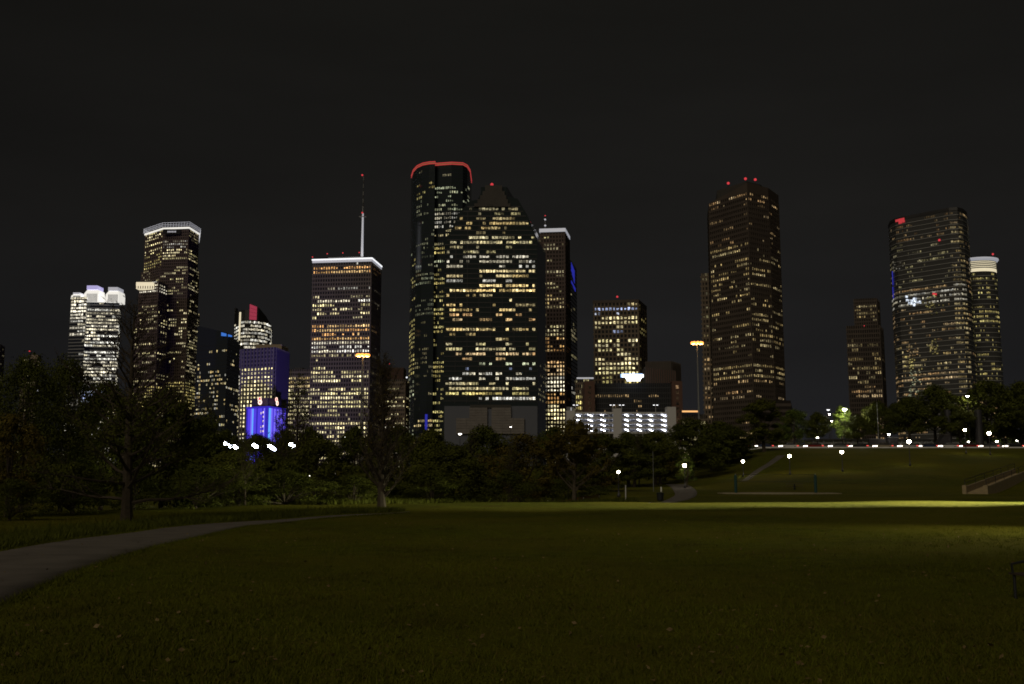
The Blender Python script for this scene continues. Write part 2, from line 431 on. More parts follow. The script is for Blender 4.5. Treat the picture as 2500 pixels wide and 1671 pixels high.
def outset(poly, o):
    n = len(poly); res = []
    for i in range(n):
        p0, p1, p2 = (Vector(poly[i - 1][:2]), Vector(poly[i][:2]), Vector(poly[(i + 1) % n][:2]))
        a = (p1 - p0).normalized(); b = (p2 - p1).normalized()
        na = Vector((a.y, -a.x)); nb = Vector((b.y, -b.x)); m_ = (na + nb); L = m_.length
        m_ = m_ / L; res.append(tuple(p1 + m_ * (o / max(m_.dot(na), .3))))
    return res

def tower(name, label, foot, z0, z1, nf, cols, glass='glass_black', band='concrete_grey', pier=None, hs=.45, wp=.3,
          proud=.35, spec=None, seed=1, solo=False, cap=None, cat='tower', root=None, topz=None, sides=None, limit=300, inset=.05, wh=1.0, ww=1.0):
    """foot: plan corners counter-clockwise seen from above; cols: {edge index: window columns}; hs = spandrel share of a storey"""
    rr = random.Random(seed)
    own = root is None
    if own:
        cx_ = sum(p[0] for p in foot) / len(foot); cy_ = sum(p[1] for p in foot) / len(foot)
        root = thing(name, label, cat, (cx_, cy_, z0)); root['_z0'] = z0
        del root['_z0']
    O = Vector(root.location)
    L = [(p[0] - O.x, p[1] - O.y) for p in foot]; b0, b1 = z0 - O.z, z1 - O.z
    mb = MB(); mb.prism(L, b0, b1); mb.build('body', glass, root)
    fh = (b1 - b0) / nf
    if band:
        out, inn = outset(L, proud), outset(L, -.05)
        mb = MB(); k = len(L); hh = fh * hs
        mb.v += [(p[0], p[1], 0) for p in out] + [(p[0], p[1], hh) for p in out] + [(p[0], p[1], 0) for p in inn] + [(p[0], p[1], hh) for p in inn]
        for i in range(k):
            j = (i + 1) % k
            mb.f += [(i, j, k + j, k + i), (k + i, k + j, 3 * k + j, 3 * k + i), (j, i, 2 * k + i, 2 * k + j)]
        me = mb.mesh('spandrel', band)
        for i in range(nf): link('spandrel', me, root, (0, 0, b0 + i * fh))
    n = len(L); wins = []
    for e_, nc in cols.items():
        A = Vector((*L[e_], 0)); B = Vector((*L[(e_ + 1) % n], 0)); d_ = B - A; len_ = d_.length; u = d_ / len_
        nrm = Vector((u.y, -u.x, 0)); cw = len_ / nc
        if pier:
            q = wp * cw / 2; dp = proud + .12
            mb = MB(); pts = [u * -q - nrm * .1, u * q - nrm * .1, u * q + nrm * dp, u * -q + nrm * dp]
            pts = [pts[3], pts[2], pts[1], pts[0]]
            mb.prism([(p.x, p.y) for p in pts], b0, b1 - .1); me = mb.mesh('pier', pier)
            for c in range(nc + 1):
                f_ = min(max(c * cw, q + .02), len_ - q - .02)
                link('pier', me, root, A + u * f_)
        if spec is None: continue
        sp = spec[e_] if isinstance(spec, dict) else spec
        lit = pick(sp, rr, nf, nc, seed)
        for (row, c), cl in lit.items():
            zc = b1 - (row + .5) * fh + hs * fh / 2
            kh = wh * rr.choice((1, 1, 1, .8, .6)); kw = ww * rr.choice((1, 1, 1, .75))
            wins.append((e_, A + u * ((c + .5) * cw) + nrm * inset + Vector((0, 0, zc - fh * (1 - hs) * (1 - kh) * .2)), u, cw * (1 - wp) / 2 * .96 * kw, fh * (1 - hs) / 2 * .96 * kh, cl, nrm))
    put_windows(root, wins, solo, rr, limit)
    if cap:
        h_, o_, m_ = cap
        mb = MB(); mb.prism(outset(L, o_), b1, b1 + h_); mb.build('roof_band', m_, root)
    return root

def put_windows(root, wins, solo, rr, limit=300):
    if solo and len(wins) > limit:
        wins = sorted(wins, key=lambda q: -sum(q[5]))
    cut = limit if solo else 0
    cache = {}
    for (e_, c, u, hw, hh, cl, nrm) in wins[:cut]:
        key = (e_, round(hw, 2), round(hh, 2))
        if key not in cache:
            mb = MB(); z = Vector((0, 0, hh)); mb.quad(-u * hw - z, u * hw - z, u * hw + z, -u * hw + z); cache[key] = mb.mesh('window', 'window_lit')
        o = link('window', cache[key], root, c); o.color = (*cl, 1)
    if wins[cut:]:
        mb = MB()
        for (e_, c, u, hw, hh, cl, nrm) in wins[cut:]:
            z = Vector((0, 0, hh)); mb.quad(c - u * hw - z, c + u * hw - z, c + u * hw + z, c - u * hw + z, cl)
        o = mb.build('windows', 'window_lit_joined', root); o['kind'] = 'stuff'

def quadfoot(xl, dl, xc, dc, xr, dr, py):
    """left, near corner and right corner of a block, from where they stand in the view and how far off"""
    A, B, C = at(xl, py, dl), at(xc, py, dc), at(xr, py, dr)
    D = A + C - B
    return [(A.x, A.y), (B.x, B.y), (C.x, C.y), (D.x, D.y)]   # edges: 0 = front, 1 = right side

def beacon(root, px, py, Y, r=1.3, m='beacon_red', stem_=3.0):
    r *= .72
    O = Vector(root.location); p = at(px, py, Y) - O
    mb = MB(); mb.lathe([(r * .3, -r), (r, -r * .5), (r, r * .5), (r * .3, r)], 8, (0, 0)); o = mb.build('beacon', m, root); o.location = p
    mb = MB(); mb.tube([(0, 0, -stem_), (0, 0, -r * .9)], r * .18, 5); mb.build('stem', 'steel_dark', o)

BASE = 5.0
# --- far sliver at the very left edge
Y = 1300
tower('tower', 'dim grey tower sliver cut off by the left edge of the photo', quadfoot(-60, Y, -10, Y, 8, Y + 45, 900), BASE, zat(836, Y), 42, {0: 8, 1: 6},
      band='concrete_grey', pier='concrete_grey', spec=[(1, .5, .3, 'pale', .12)], seed=3)
Y = 1250
t = tower('office_block', 'small pale roof with a red beacon peeping over the leftmost leafy trees', quadfoot(52, Y, 88, Y, 96, Y + 20, 900), BASE, zat(878, Y), 30, {0: 8, 1: 3},
      band='concrete_tan', pier='concrete_tan', spec=[(.08, 1, .9, 'pale', .2), (1, .5, .3, 'pale', .3)], seed=4)
O = Vector(t.location); p = at(72, 872, Y) - O
mb = MB(); mb.box(p.x - 4.5, p.x + 4.5, 2, 12, p.z - 4, p.z + 4); mb.build('penthouse', 'roof_tan', t); beacon(t, 72, 858, Y, 1.2)

# --- white banded tower with three lit crowns
Y = 1150
f_ = quadfoot(206, Y, 289, Y + 6, 293, Y + 45, 800)
SPW = [(.03, .2, .3, 'white', .3), (.10, 1, .95, 'white', .55), (.52, .92, .88, 'white', .85), (.60, 1, .9, 'cold', .75), (.68, .8, .6, 'pale', .6), (.78, .9, .75, 'white', .9), (1, .7, .5, 'white', .5)]
t = tower('banded_tower', 'brightly lit white banded tower with three glowing louvred crowns', f_, BASE, zat(738, Y), 52, {0: 15, 1: 6}, glass='glass_blue',
          band='steel_grey', hs=.42, wp=.06, proud=.5, spec=SPW, seed=11, solo=True)
O = Vector(t.location)
tower('', '', quadfoot(170, Y - 4, 208, Y - 8, 212, Y + 30, 800), BASE, zat(728, Y), 53, {0: 6, 1: 4}, glass='glass_blue', band='steel_grey', hs=.35, wp=.1, proud=.4,
      spec=[(.12, 1, .95, 'white', .95), (.22, .8, .7, 'white', .5), (.7, .35, .5, 'white', .35), (.8, .8, .8, 'white', .7), (1, .5, .4, 'white', .4)], seed=12, root=t, solo=True, limit=120)
for (xa, xb, ya, yb, m_, top) in ((174, 198, 715, 731, 'crown_bright', 'crown_white'), (204, 240, 698, 738, 'crown_bright', 'crown_violet'), (257, 290, 702, 738, 'crown_bright', 'crown_white')):
    n_ = 9
    a_, b_ = at(xa, yb, Y), at(xb, yb, Y); zl, zh = zat(yb, Y), zat(ya, Y)
    mb = MB(); x0, x1 = a_.x - O.x, b_.x - O.x; y0 = -24.0
    ch = (x1 - x0) * .22
    mb.loft([[(x0, y0, zl - O.z), (x1, y0, zl - O.z), (x1, y0 + 20, zl - O.z), (x0, y0 + 20, zl - O.z)],
             [(x0 + ch * .2, y0, zl + (zh - zl) * .5 - O.z), (x1, y0, zl + (zh - zl) * .5 - O.z), (x1, y0 + 20, zl + (zh - zl) * .5 - O.z), (x0 + ch * .2, y0 + 20, zl + (zh - zl) * .5 - O.z)],
             [(x0 + ch, y0 + 1, zl + (zh - zl) * .74 - O.z), (x1 - .6, y0 + 1, zl + (zh - zl) * .74 - O.z), (x1 - .6, y0 + 19, zl + (zh - zl) * .74 - O.z), (x0 + ch, y0 + 19, zl + (zh - zl) * .74 - O.z)]])
    k = mb.build('crown', m_, t)
    mb = MB(); mb.box(x0 + ch * .9, x1 - 1.5, y0 + .2, y0 + 18, zl + (zh - zl) * .76 - O.z, zh - O.z); mb.build('parapet', top, k)
    for i in range(n_):
        mb = MB(); xx = x0 + ch + (x1 - x0 - ch * 1.2) * (i + .5) / n_; mb.box(xx - .22, xx + .22, y0 - .5, y0 - .05, zl - O.z, zl + (zh - zl) * .5 - O.z); mb.build('louvre', 'steel_dark', k)

# --- tall stepped tower with white roof rail
Y = 1150
A, B, C, D_, E_ = at(349, 700, Y + 25), at(393, 700, Y - 4), at(455, 700, Y - 8), at(480, 700, Y + 22), at(478, 700, Y + 70)
foot = [(A.x, A.y), (B.x, B.y), (C.x, C.y), (D_.x, D_.y), (E_.x, E_.y), (A.x + 4, A.y + 45)]
SP2 = {0: [(.09, 1, .6, 'pale', .75), (.17, .9, .7, 'yellow', .6), (.22, .3, .3, 'pale', .4), (.28, 1, .8, 'pale', .7), (.36, .7, .45, 'pale', .5), (1, .5, .3, 'pale', .4)],
       1: [(.045, 0, 0, 'pale', .3), (.085, 1, .7, 'white', .30), (.125, 1, 1.2, 'pale', 1.0), (.24, .15, .2, 'pale', .4), (.40, .6, .45, 'pale', .45), (.46, .8, .6, 'warm', .55), (.62, .55, .4, 'pale', .4), (.72, .85, .7, 'yellow', .5), (1, .6, .5, 'pale', .45)],
       2: [(.03, .6, .6, 'pale', .5), (.08, .3, .3, 'pale', .3), (.125, 1, 1.1, 'pale', .8), (.3, .15, .25, 'pale', .3), (1, .3, .3, 'yellow', .32)]}
t = tower('stepped_tower', 'tall brown stepped tower outlined by a white lit roof rail', foot, BASE, zat(563, Y), 84, {0: 9, 1: 13, 2: 8}, glass='glass_brown', band='granite_pink', pier='granite_pink',
          hs=.42, wp=.36, proud=.4, spec=SP2, seed=21)
SP2c = [(.2, .6, .4, 'pale', .42), (.45, .7, .5, 'pale', .48), (.62, .9, .7, 'yellow', .5), (1, .6, .5, 'pale', .42)]
tower('', '', outset(foot, 2.0), BASE, zat(655, Y), 70, {0: 10, 1: 14, 2: 8}, glass='glass_brown', band='granite_pink', pier='granite_pink', hs=.42, wp=.36, proud=.4, spec=SP2c, seed=23, root=t)
tower('', '', outset(foot, 4.4), BASE, zat(760, Y), 54, {0: 10, 1: 15, 2: 9}, glass='glass_brown', band='granite_pink', pier='granite_pink', hs=.42, wp=.36, proud=.4, spec=SP2c[1:], seed=24, root=t)
O = Vector(t.location); L_ = [(p[0] - O.x, p[1] - O.y) for p in foot]; zt = zat(563, Y) - O.z
mb = MB(); mb.prism(outset(L_, 1.0), zt, zt + 2.0); mb.build('cornice', 'crown_bright', t)
mb = MB(); o1, o2 = outset(L_, 1.9), outset(L_, .3)
for i in range(len(o1)):
    j = (i + 1) % len(o1)
    for hh in (3.4, 5.2, 7.4): mb.tube([(*o1[i], zt + hh), (*o1[j], zt + hh)], .20, 4)
    L1 = Vector(o1[j]) - Vector(o1[i]); m_ = max(2, int(L1.length / 3.2))
    for q in range(m_):
        pp = Vector(o1[i]) + L1 * (q / m_); mb.tube([(pp.x, pp.y, zt + 1.8), (pp.x, pp.y, zt + 7.6)], .16, 4)
k = mb.build('roof_rail', 'crown_white', t)
sx0, sx1 = at(405, 566, Y).x - O.x, at(447, 566, Y).x - O.x; syf = min(p[1] for p in L_) - .9
mb = MB(); mb.box(sx0, sx1, syf, syf + 1.2, zt - 6.6, zt - .8); k = mb.build('sign_band', 'glass_black', t)
mb = MB()
for i in range(6): mb.box(sx0 + 5 + i * 1.7, sx0 + 6.1 + i * 1.7, syf - .2, syf - .02, zt - 4.6, zt - 2.8)
mb.build('sign_lettering', 'crown_white', k)
SP2b = [(.06, 1, 1.2, 'white', .9), (.10, .1, .1, 'pale', .3), (.3, .3, .25, 'pale', .4), (.5, .45, .3, 'pale', .4), (.7, .9, .7, 'yellow', .55), (1, .6, .5, 'pale', .45)]
tower('', '', quadfoot(331, Y - 26, 378, Y - 36, 400, Y - 14, 900), BASE, zat(687, Y - 34), 63, {0: 11, 1: 4}, glass='glass_brown', band='granite_pink', pier='granite_pink', hs=.42, wp=.36,
      proud=.4, spec=SP2b, seed=22, root=t)
tower('', '', quadfoot(321, Y - 32, 380, Y - 42, 404, Y - 20, 900), BASE, zat(770, Y - 40), 51, {0: 12, 1: 4}, glass='glass_brown', band='granite_pink', pier='granite_pink', hs=.42, wp=.36, proud=.4, spec=SP2c[1:], seed=25, root=t)
mb = MB(); a_, b_ = at(334, 690, Y - 37), at(374, 706, Y - 37)
mb.box(a_.x - O.x, b_.x - O.x, a_.y - O.y - 2.0, a_.y - O.y + 8, b_.z - O.z, a_.z - O.z); k = mb.build('lit_loggia', 'crown_cream', t)
for i in range(8):
    xx = a_.x - O.x + (b_.x - a_.x) * i / 7; mb = MB(); mb.box(xx - .35, xx + .35, a_.y - O.y - 2.5, a_.y - O.y - 2.05, b_.z - O.z, (a_.z * .4 + b_.z * .6) - O.z); mb.build('column', 'granite_pink', k)

# --- dark blue glass wedge building
Y = 1000
A, B, C = at(478, 900, Y + 10), at(553, 900, Y - 15), at(584, 900, Y + 30); D_ = A + C - B
t = thing('wedge_building', 'dark blue glass building with a sloping roof line and small blue sign', 'building', (B.x, B.y, BASE)); O = Vector(t.location)
P4 = [A - O, B - O, C - O, D_ - O]; zs = [zat(792, Y) - BASE, zat(818, Y) - BASE, zat(830, Y) - BASE, zat(800, Y) - BASE]
mb = MB(); mb.loft([[(p.x, p.y, 0) for p in P4], [(p.x, p.y, z) for p, z in zip(P4, zs)]]); mb.build('body', 'glass_blue', t)
rr = random.Random(5); wins = []
for e_ in (0, 1):
    a_, b_ = Vector((P4[e_].x, P4[e_].y, 0)), Vector((P4[e_ + 1].x, P4[e_ + 1].y, 0)); u = (b_ - a_).normalized(); nrm = Vector((u.y, -u.x, 0)); Ln = (b_ - a_).length
    nc = int(Ln / 2.6); nr = 37; fh = 4.0
    for r_i in range(nr):
        z = 3 + r_i * fh
        p_ = rr.choice([.02, .04, .08, .2]) if z > 95 else rr.choice([.04, .08, .2, .4])
        st = False
        for c in range(nc):
            x_ = (c + .5) / nc
            if z + 5 > zs[e_] * (1 - x_) + zs[e_ + 1] * x_: continue
            if rr.random() < .45: st = rr.random() < p_
            q_ = st or (e_ == 0 and c in (1, 2) and z < 112 and rr.random() < .6) or (e_ == 0 and 7 < c < 13 and 60 < z < 100 and rr.random() < .55)
            if q_:
                k = rr.uniform(.15, .85); cl = rr.choice(PAL['pale'] + PAL['white'] + PAL['warm']); wins.append((e_, a_ + u * (x_ * Ln) + nrm * .06 + Vector((0, 0, z)), u, Ln / nc * rr.choice((.40, .36, .28)), rr.choice((1.1, .95, .7)), (cl[0] * k, cl[1] * k, cl[2] * k), nrm))
put_windows(t, wins, False, rr)
mb = MB()
for r_i in range(37):
    for e_ in (0, 1):
        a_, b_ = P4[e_], P4[e_ + 1]; z = 1.2 + r_i * 4.0
        u = (Vector((b_.x, b_.y, 0)) - Vector((a_.x, a_.y, 0))).normalized(); nrm = Vector((u.y, -u.x, 0)) * .12
        if z < min(zs) - 3: mb.quad(Vector((a_.x, a_.y, z)) + nrm, Vector((b_.x, b_.y, z)) + nrm, Vector((b_.x, b_.y, z + .35)) + nrm, Vector((a_.x, a_.y, z + .35)) + nrm)
k = mb.build('mullions', 'steel_dark', t); k['kind'] = 'stuff'
a_, b_ = at(541, 812, Y - 13) - O, at(566, 823, Y - 13) - O
mb = MB(); mb.loft([[(a_.x, a_.y - 1, b_.z + 1), (b_.x, a_.y - 1, b_.z), (b_.x, a_.y + .6, b_.z), (a_.x, a_.y + .6, b_.z + 1)], [(a_.x, a_.y - 1, a_.z), (b_.x, a_.y - 1, b_.z + 1.4), (b_.x, a_.y + .6, b_.z + 1.4), (a_.x, a_.y + .6, a_.z)]])
mb.build('sign', 'cyan_sign', t)

# --- white lit office with curved sail roof and red screen
Y = 1200
xs = [572, 584, 597, 612, 630, 648, 662, 664]; ds = [30, 6, 0, 0, 4, 14, 34, 70]
foot = [(at(x, 800, Y + d_).x, Y + d_) for x, d_ in zip(xs, ds)] + [(at(576, 800, Y).x, Y + 75)]
SPc = [(.14, 1, .9, 'white', .62), (.5, .92, .78, 'white', .72), (1, .8, .6, 'pale', .6)]
t = tower('curved_office', 'white lit office with curved sail roof and a red screen at its top', foot, BASE, zat(784, Y), 42, {0: 3, 1: 3, 2: 4, 3: 5, 4: 5, 5: 5, 6: 6}, glass='glass_black', band='steel_dark', hs=.38, wp=.12,
          proud=.2, spec=SPc, seed=31, solo=True)
O = Vector(t.location); pts = [Vector((p[0] - O.x, p[1] - O.y, 0)) for p in foot]; zb = zat(784, Y) - O.z
tops = [758, 757, 757, 745, 750, 768, 789, 789]
mb = MB()
for i in range(7):
    za, zc = zat(tops[i], Y) - O.z, zat(tops[i + 1], Y) - O.z
    a_, b_ = pts[i], pts[i + 1]; back = Vector((0, 2.5, 0))
    if i == 2: za = zc = zat(757, Y) - O.z
    if i == 3: za = zat(743, Y) - O.z
    mb.loft([[a_ + Vector((0, 0, zb)), b_ + Vector((0, 0, zb)), b_ + back + Vector((0, 0, zb)), a_ + back + Vector((0, 0, zb))],
             [a_ + Vector((0, 0, za)), b_ + Vector((0, 0, zc)), b_ + back + Vector((0, 0, zc)), a_ + back + Vector((0, 0, za))]])
mb.build('sail_roof', 'steel_dark', t)
mb = MB(); mb.box(pts[0].x, pts[0].x + 1.6, pts[0].y - 1, pts[0].y + 8, zb, zat(742, Y) - O.z); mb.build('fin', 'steel_dark', t)
a_ = pts[3]; b_ = pts[4]; u = (b_ - a_).normalized(); nrm = Vector((u.y, -u.x, 0)); nn = 5
for i in range(nn):
    for j in range(4):
        q0 = a_ + (b_ - a_) * (i / nn) - u * 2 + nrm * .5; q1 = a_ + (b_ - a_) * ((i + .93) / nn) - u * 2 + nrm * .5
        zt0 = zat(743 + i * 1.2, Y) - O.z; zl0 = zat(781, Y) - O.z; z0_ = zl0 + (zt0 - zl0) * j / 4; z1_ = zl0 + (zt0 - zl0) * (j + .93) / 4
        mb = MB(); mb.loft([[q0 + Vector((0, 0, z0_)), q1 + Vector((0, 0, z0_)), q1 - nrm * .4 + Vector((0, 0, z0_)), q0 - nrm * .4 + Vector((0, 0, z0_))], [q0 + Vector((0, 0, z1_)), q1 + Vector((0, 0, z1_)), q1 - nrm * .4 + Vector((0, 0, z1_)), q0 - nrm * .4 + Vector((0, 0, z1_))]])
        mb.build('screen_panel', 'screen_red', t)
q = pts[1]; mb = MB(); mb.box(q.x - .1, q.x + 2.4, q.y - 1.6, q.y - .4, zat(830, Y) - O.z, zat(761, Y) - O.z); mb.build('light_strip', 'crown_cream', t)

# --- violet office block
Y = 850
f_ = quadfoot(586, Y + 8, 668, Y - 6, 702, Y + 30, 950)
t = tower('violet_office', 'blue violet lit office block with rows of bright oval windows', f_, BASE, zat(850, Y), 31, {0: 10}, glass='glass_black', band='concrete_purple', pier='concrete_purple', hs=.42, wp=.44,
          proud=.5, spec=[(.15, 0, 0, 'white', .5), (.7, 1, .9, 'pale', 1.0), (.8, 1, .8, 'white', .9), (1, 1, .95, 'white', 1.05)], seed=41, solo=True, limit=290)
O = Vector(t.location)
A, B, C = [Vector((p[0] - O.x, p[1] - O.y, 0)) for p in f_[:3]]; u = (C - B).normalized(); nrm = Vector((u.y, -u.x, 0)); Ln = (C - B).length; ht = zat(850, Y) - BASE
for i in range(12):
    c = B + u * (Ln * (i + .5) / 12) + nrm * .9; mb = MB(); q = .75
    mb.prism([tuple((c + u * q + nrm * .5)[:2]), tuple((c + u * q - nrm * .5)[:2]), tuple((c - u * q - nrm * .5)[:2]), tuple((c - u * q + nrm * .5)[:2])], 0, ht - .2); mb.build('fin', 'concrete_purple', t)
u = (B - A).normalized(); nrm = Vector((u.y, -u.x, 0)); Ln = (B - A).length
for i in range(11):
    c = A + u * (Ln * i / 10) + nrm * .9; mb = MB(); q = .45
    mb.prism([tuple((c + u * q + nrm * .5)[:2]), tuple((c + u * q - nrm * .5)[:2]), tuple((c - u * q - nrm * .5)[:2]), tuple((c - u * q + nrm * .5)[:2])], ht * .845, ht - .1); mb.build('fin', 'concrete_purple', t)
a_, b_ = at(618, 850, Y + 6) - O, at(682, 838, Y + 6) - O
mb = MB(); mb.box(a_.x, b_.x, -4, 22, ht, b_.z); mb.build('penthouse', 'roof_tan', t)
fl_ = bpy.data.lights.new('blue_fill_spot', 'SPOT'); fl_.energy = 420000; fl_.color = (.24, .16, 1); fl_.spot_size = R(60); fl_.spot_blend = .8; fl_.shadow_soft_size = 2  # added unseen spot standing in for the pavilion's blue light
fo = bpy.data.objects.new('blue_fill_spot', fl_); col.objects.link(fo); fo.parent = t
fp = at(690, 1075, 690) - O; fo.location = fp; fo.rotation_euler = (Vector((-6, 0, 70)) - fp).to_track_quat('-Z', 'Y').to_euler()

# --- blue LED podium with ring logos
Y = 800
f_ = quadfoot(603, Y + 6, 655, Y - 6, 695, Y + 26, 1030)
O = Vector((f_[1][0], f_[1][1], BASE)); t = thing('blue_pavilion', 'low pavilion wrapped in glowing blue light with ring logos on its roof', 'pavilion', O)
L_ = [(p[0] - O.x, p[1] - O.y) for p in f_]; ht = zat(996, Y) - BASE
mb = MB(); mb.prism(L_, 0, ht); mb.build('body', 'glass_black', t)
mb = MB(); mb.prism(outset(L_, -2.5), ht, zat(972, Y) - BASE); mb.build('attic', 'granite_dark', t)
rr = random.Random(9)
for e_, nb in ((0, 15), (1, 11)):
    a_, b_ = Vector((*L_[e_], 0)), Vector((*L_[e_ + 1], 0)); u = (b_ - a_).normalized(); nrm = Vector((u.y, -u.x, 0)); Ln = (b_ - a_).length
    for i in range(nb):
        c = a_ + u * (Ln * (i + .5) / nb) + nrm * .5; q = Ln / nb * .44
        m_ = rr.choice(['led_blue', 'led_blue_pale', 'led_blue', 'led_blue_deep']) if e_ == 0 else ('led_blue_pale' if i % 2 else 'led_blue')
        if e_ == 0 and i == 4: m_ = 'led_cyan'
        if e_ == 1 and i == 0: m_ = 'led_cyan'
        mb = MB(); mb.prism([tuple((c + u * q + nrm * .35)[:2]), tuple((c + u * q - nrm * .4)[:2]), tuple((c - u * q - nrm * .4)[:2]), tuple((c - u * q + nrm * .35)[:2])], 0, ht - .6); mb.build('light_fin', m_, t)
    mb = MB(); c0, c1 = a_ - u * .5 + nrm * 1.0, b_ + u * .2 + nrm * 1.0
    mb.prism([tuple(c0[:2]), tuple(c1[:2]), tuple((c1 - nrm * 1.2)[:2]), tuple((c0 - nrm * 1.2)[:2])], ht - .5, ht + .9); mb.build('fascia', 'led_blue_deep', t)
a_, b_ = Vector((*L_[0], 0)), Vector((*L_[1], 0)); u = (b_ - a_).normalized(); nrm = Vector((u.y, -u.x, 0))
for (px, py) in ((632, 1009), (641, 1007), (641, 1018), (641, 1029), (632, 1042), (641, 1041), (632, 1053), (641, 1053)):
    p = at(px, py, Y - 5) - O; mb = MB(); c = a_ + u * ((p - a_).dot(u)) + nrm * .95; z = p.z
    mb.quad(c - u * .5 + Vector((0, 0, z - .8)), c + u * .5 + Vector((0, 0, z - .8)), c + u * .5 + Vector((0, 0, z + .8)), c - u * .5 + Vector((0, 0, z + .8))); k = mb.build('window', 'window_lit', t); k.color = (1.1, .9, .7, 1)
def ring(mb, c, u, n_, r0, r1, k=20, dep=.5):
    up = Vector((0, 0, 1))
    for i in range(k):
        a0, a1 = 2 * math.pi * i / k, 2 * math.pi * (i + 1) / k
        P = [c + (u * math.cos(a) + up * math.sin(a)) * r for a, r in ((a0, r0), (a0, r1), (a1, r1), (a1, r0))]
        mb.loft([P, [q + n_ * dep for q in P]])
for e_, px1, py1, px2, py2, sq in ((0, 629, 975, 633, 982.5, 1), (1, 672, 976, 677, 985, .55)):
    a_, b_ = Vector((*L_[e_], 0)), Vector((*L_[e_ + 1], 0)); u = (b_ - a_).normalized(); nrm = Vector((u.y, -u.x, 0))
    k = None
    for (px, py, m_, r0, r1, off) in ((px1, py1, 'sign_red', 0.05, 1.45, .1), (px1, py1, 'sign_pink', 1.5, 1.8, .5), (px2, py2, 'sign_pink', .9, 2.0, 1.1), (px2, py2, 'sign_red', .05, .8, 1.0)):
        p = at(px, py, Y - 4 if e_ == 0 else Y + 6) - O; c = a_ + u * ((p - a_).dot(u)) + nrm * (off + .3) + Vector((0, 0, p.z)); mb = MB(); ring(mb, c, u, nrm, r0, r1); mb.build('ring_logo', m_, t)

# --- mid-rise lit block
Y = 1050
t = tower('mid_rise', 'mid rise block of closely lit windows between the violet office and antenna tower', quadfoot(700, Y, 757, Y - 4, 768, Y + 30, 950), BASE, zat(902, Y), 26, {0: 13, 1: 3}, band='concrete_grey', pier='concrete_grey',
      hs=.40, wp=.34, proud=.35, spec=[(.07, .2, .2, 'pale', .5), (.18, 1, .8, 'warm', .7), (.45, .95, .85, 'pale', .75), (.65, .8, .6, 'pale', .7), (1, .7, .5, 'pale', .6)], seed=51)
O = Vector(t.location); a_, b_ = at(716, 902, Y) - O, at(735, 896, Y) - O
mb = MB(); mb.box(a_.x, b_.x, -8, 8, a_.z, b_.z); mb.build('penthouse', 'steel_dark', t)

# --- antenna tower
Y = 1000
f_ = quadfoot(759, Y + 4, 903, Y - 4, 927, Y + 36, 850)
SP8 = [(.025, .6, .3, 'white', .5), (.05, 1, .9, 'orange', .75), (.12, .12, .15, 'pale', .3), (.14, 1, .5, 'white', .45), (.17, .3, .3, 'pale', .5), (.19, 1, .7, 'white', .85), (.25, .6, .55, 'pale', .7), (.30, .2, .3, 'pale', .5),
       (.38, 1, .72, 'orange', .85), (.44, .9, .8, 'white', .8), (.51, .35, .35, 'pale', .5), (.70, .95, .78, 'pale', .85), (.76, .25, .4, 'pale', .4), (.93, .95, .75, 'pale', .85), (1, .8, .6, 'pale', .7)]
t = tower('antenna_tower', 'broad grey office tower with white lit cornice and a tall rooftop antenna', f_, BASE, zat(641, Y), 50, {0: 23, 1: 10}, glass='glass_black', band='concrete_grey', pier='concrete_grey', hs=.40, wp=.38, proud=.5,
          spec={0: SP8, 1: [(s[0], s[1] * .8, s[2] * .6, s[3], s[4] * .45) for s in SP8]}, seed=62)
O = Vector(t.location); L_ = [(p[0] - O.x, p[1] - O.y) for p in f_]; zt = zat(641, Y) - O.z
mb = MB(); mb.prism(outset(L_, .7), zt + .2, zt + 3.4); mb.build('cornice', 'crown_white', t)
mb = MB(); mb.prism(outset(L_, 1.1), zt + 2.6, zt + 3.9); mb.build('cornice_light', 'lamp_strip', t)
mb = MB(); mb.prism(outset(L_, -12), zt + 3, zat(622, Y) - O.z); mb.build('penthouse', 'steel_grey', t)
for (x, y) in ((763, 628), (799, 620), (837, 618), (877, 617)): beacon(t, x, y, Y + 10, .8)
ax = at(884.5, 600, Y + 12) - O
mb = MB(); mb.tube([(ax.x, ax.y, zt + 5), (ax.x, ax.y, zat(522, Y + 12) - O.z), ], [1.35, .95], 8); an = mb.build('antenna', 'crown_white', t)
mb = MB(); mb.box(ax.x - 3.8, ax.x + 3.8, ax.y - 1, ax.y + 1, zat(523.5, Y) - O.z, zat(521.5, Y) - O.z); mb.build('platform', 'steel_grey', an)
z0_, z1_ = zat(521, Y + 12) - O.z, zat(432, Y + 12) - O.z
mb = MB(); mb.tube([(ax.x, ax.y, z0_), (ax.x, ax.y, z0_ + 7)], [.9, .8], 6); mb.build('mast', 'steel_grey', an)
for i in range(8):
    mb = MB(); za = z0_ + 7 + (z1_ - z0_ - 7) * i / 8; zb_ = z0_ + 7 + (z1_ - z0_ - 7) * (i + 1) / 8; mb.tube([(ax.x, ax.y, za), (ax.x, ax.y, zb_)], .55 - .03 * i, 6); mb.build('mast_section', 'steel_dark' if i % 2 == 0 else 'steel_grey', an)
beacon(t, 884.5, 520, Y + 8, 1.2); beacon(t, 884.5, 428, Y + 12, 1.3)

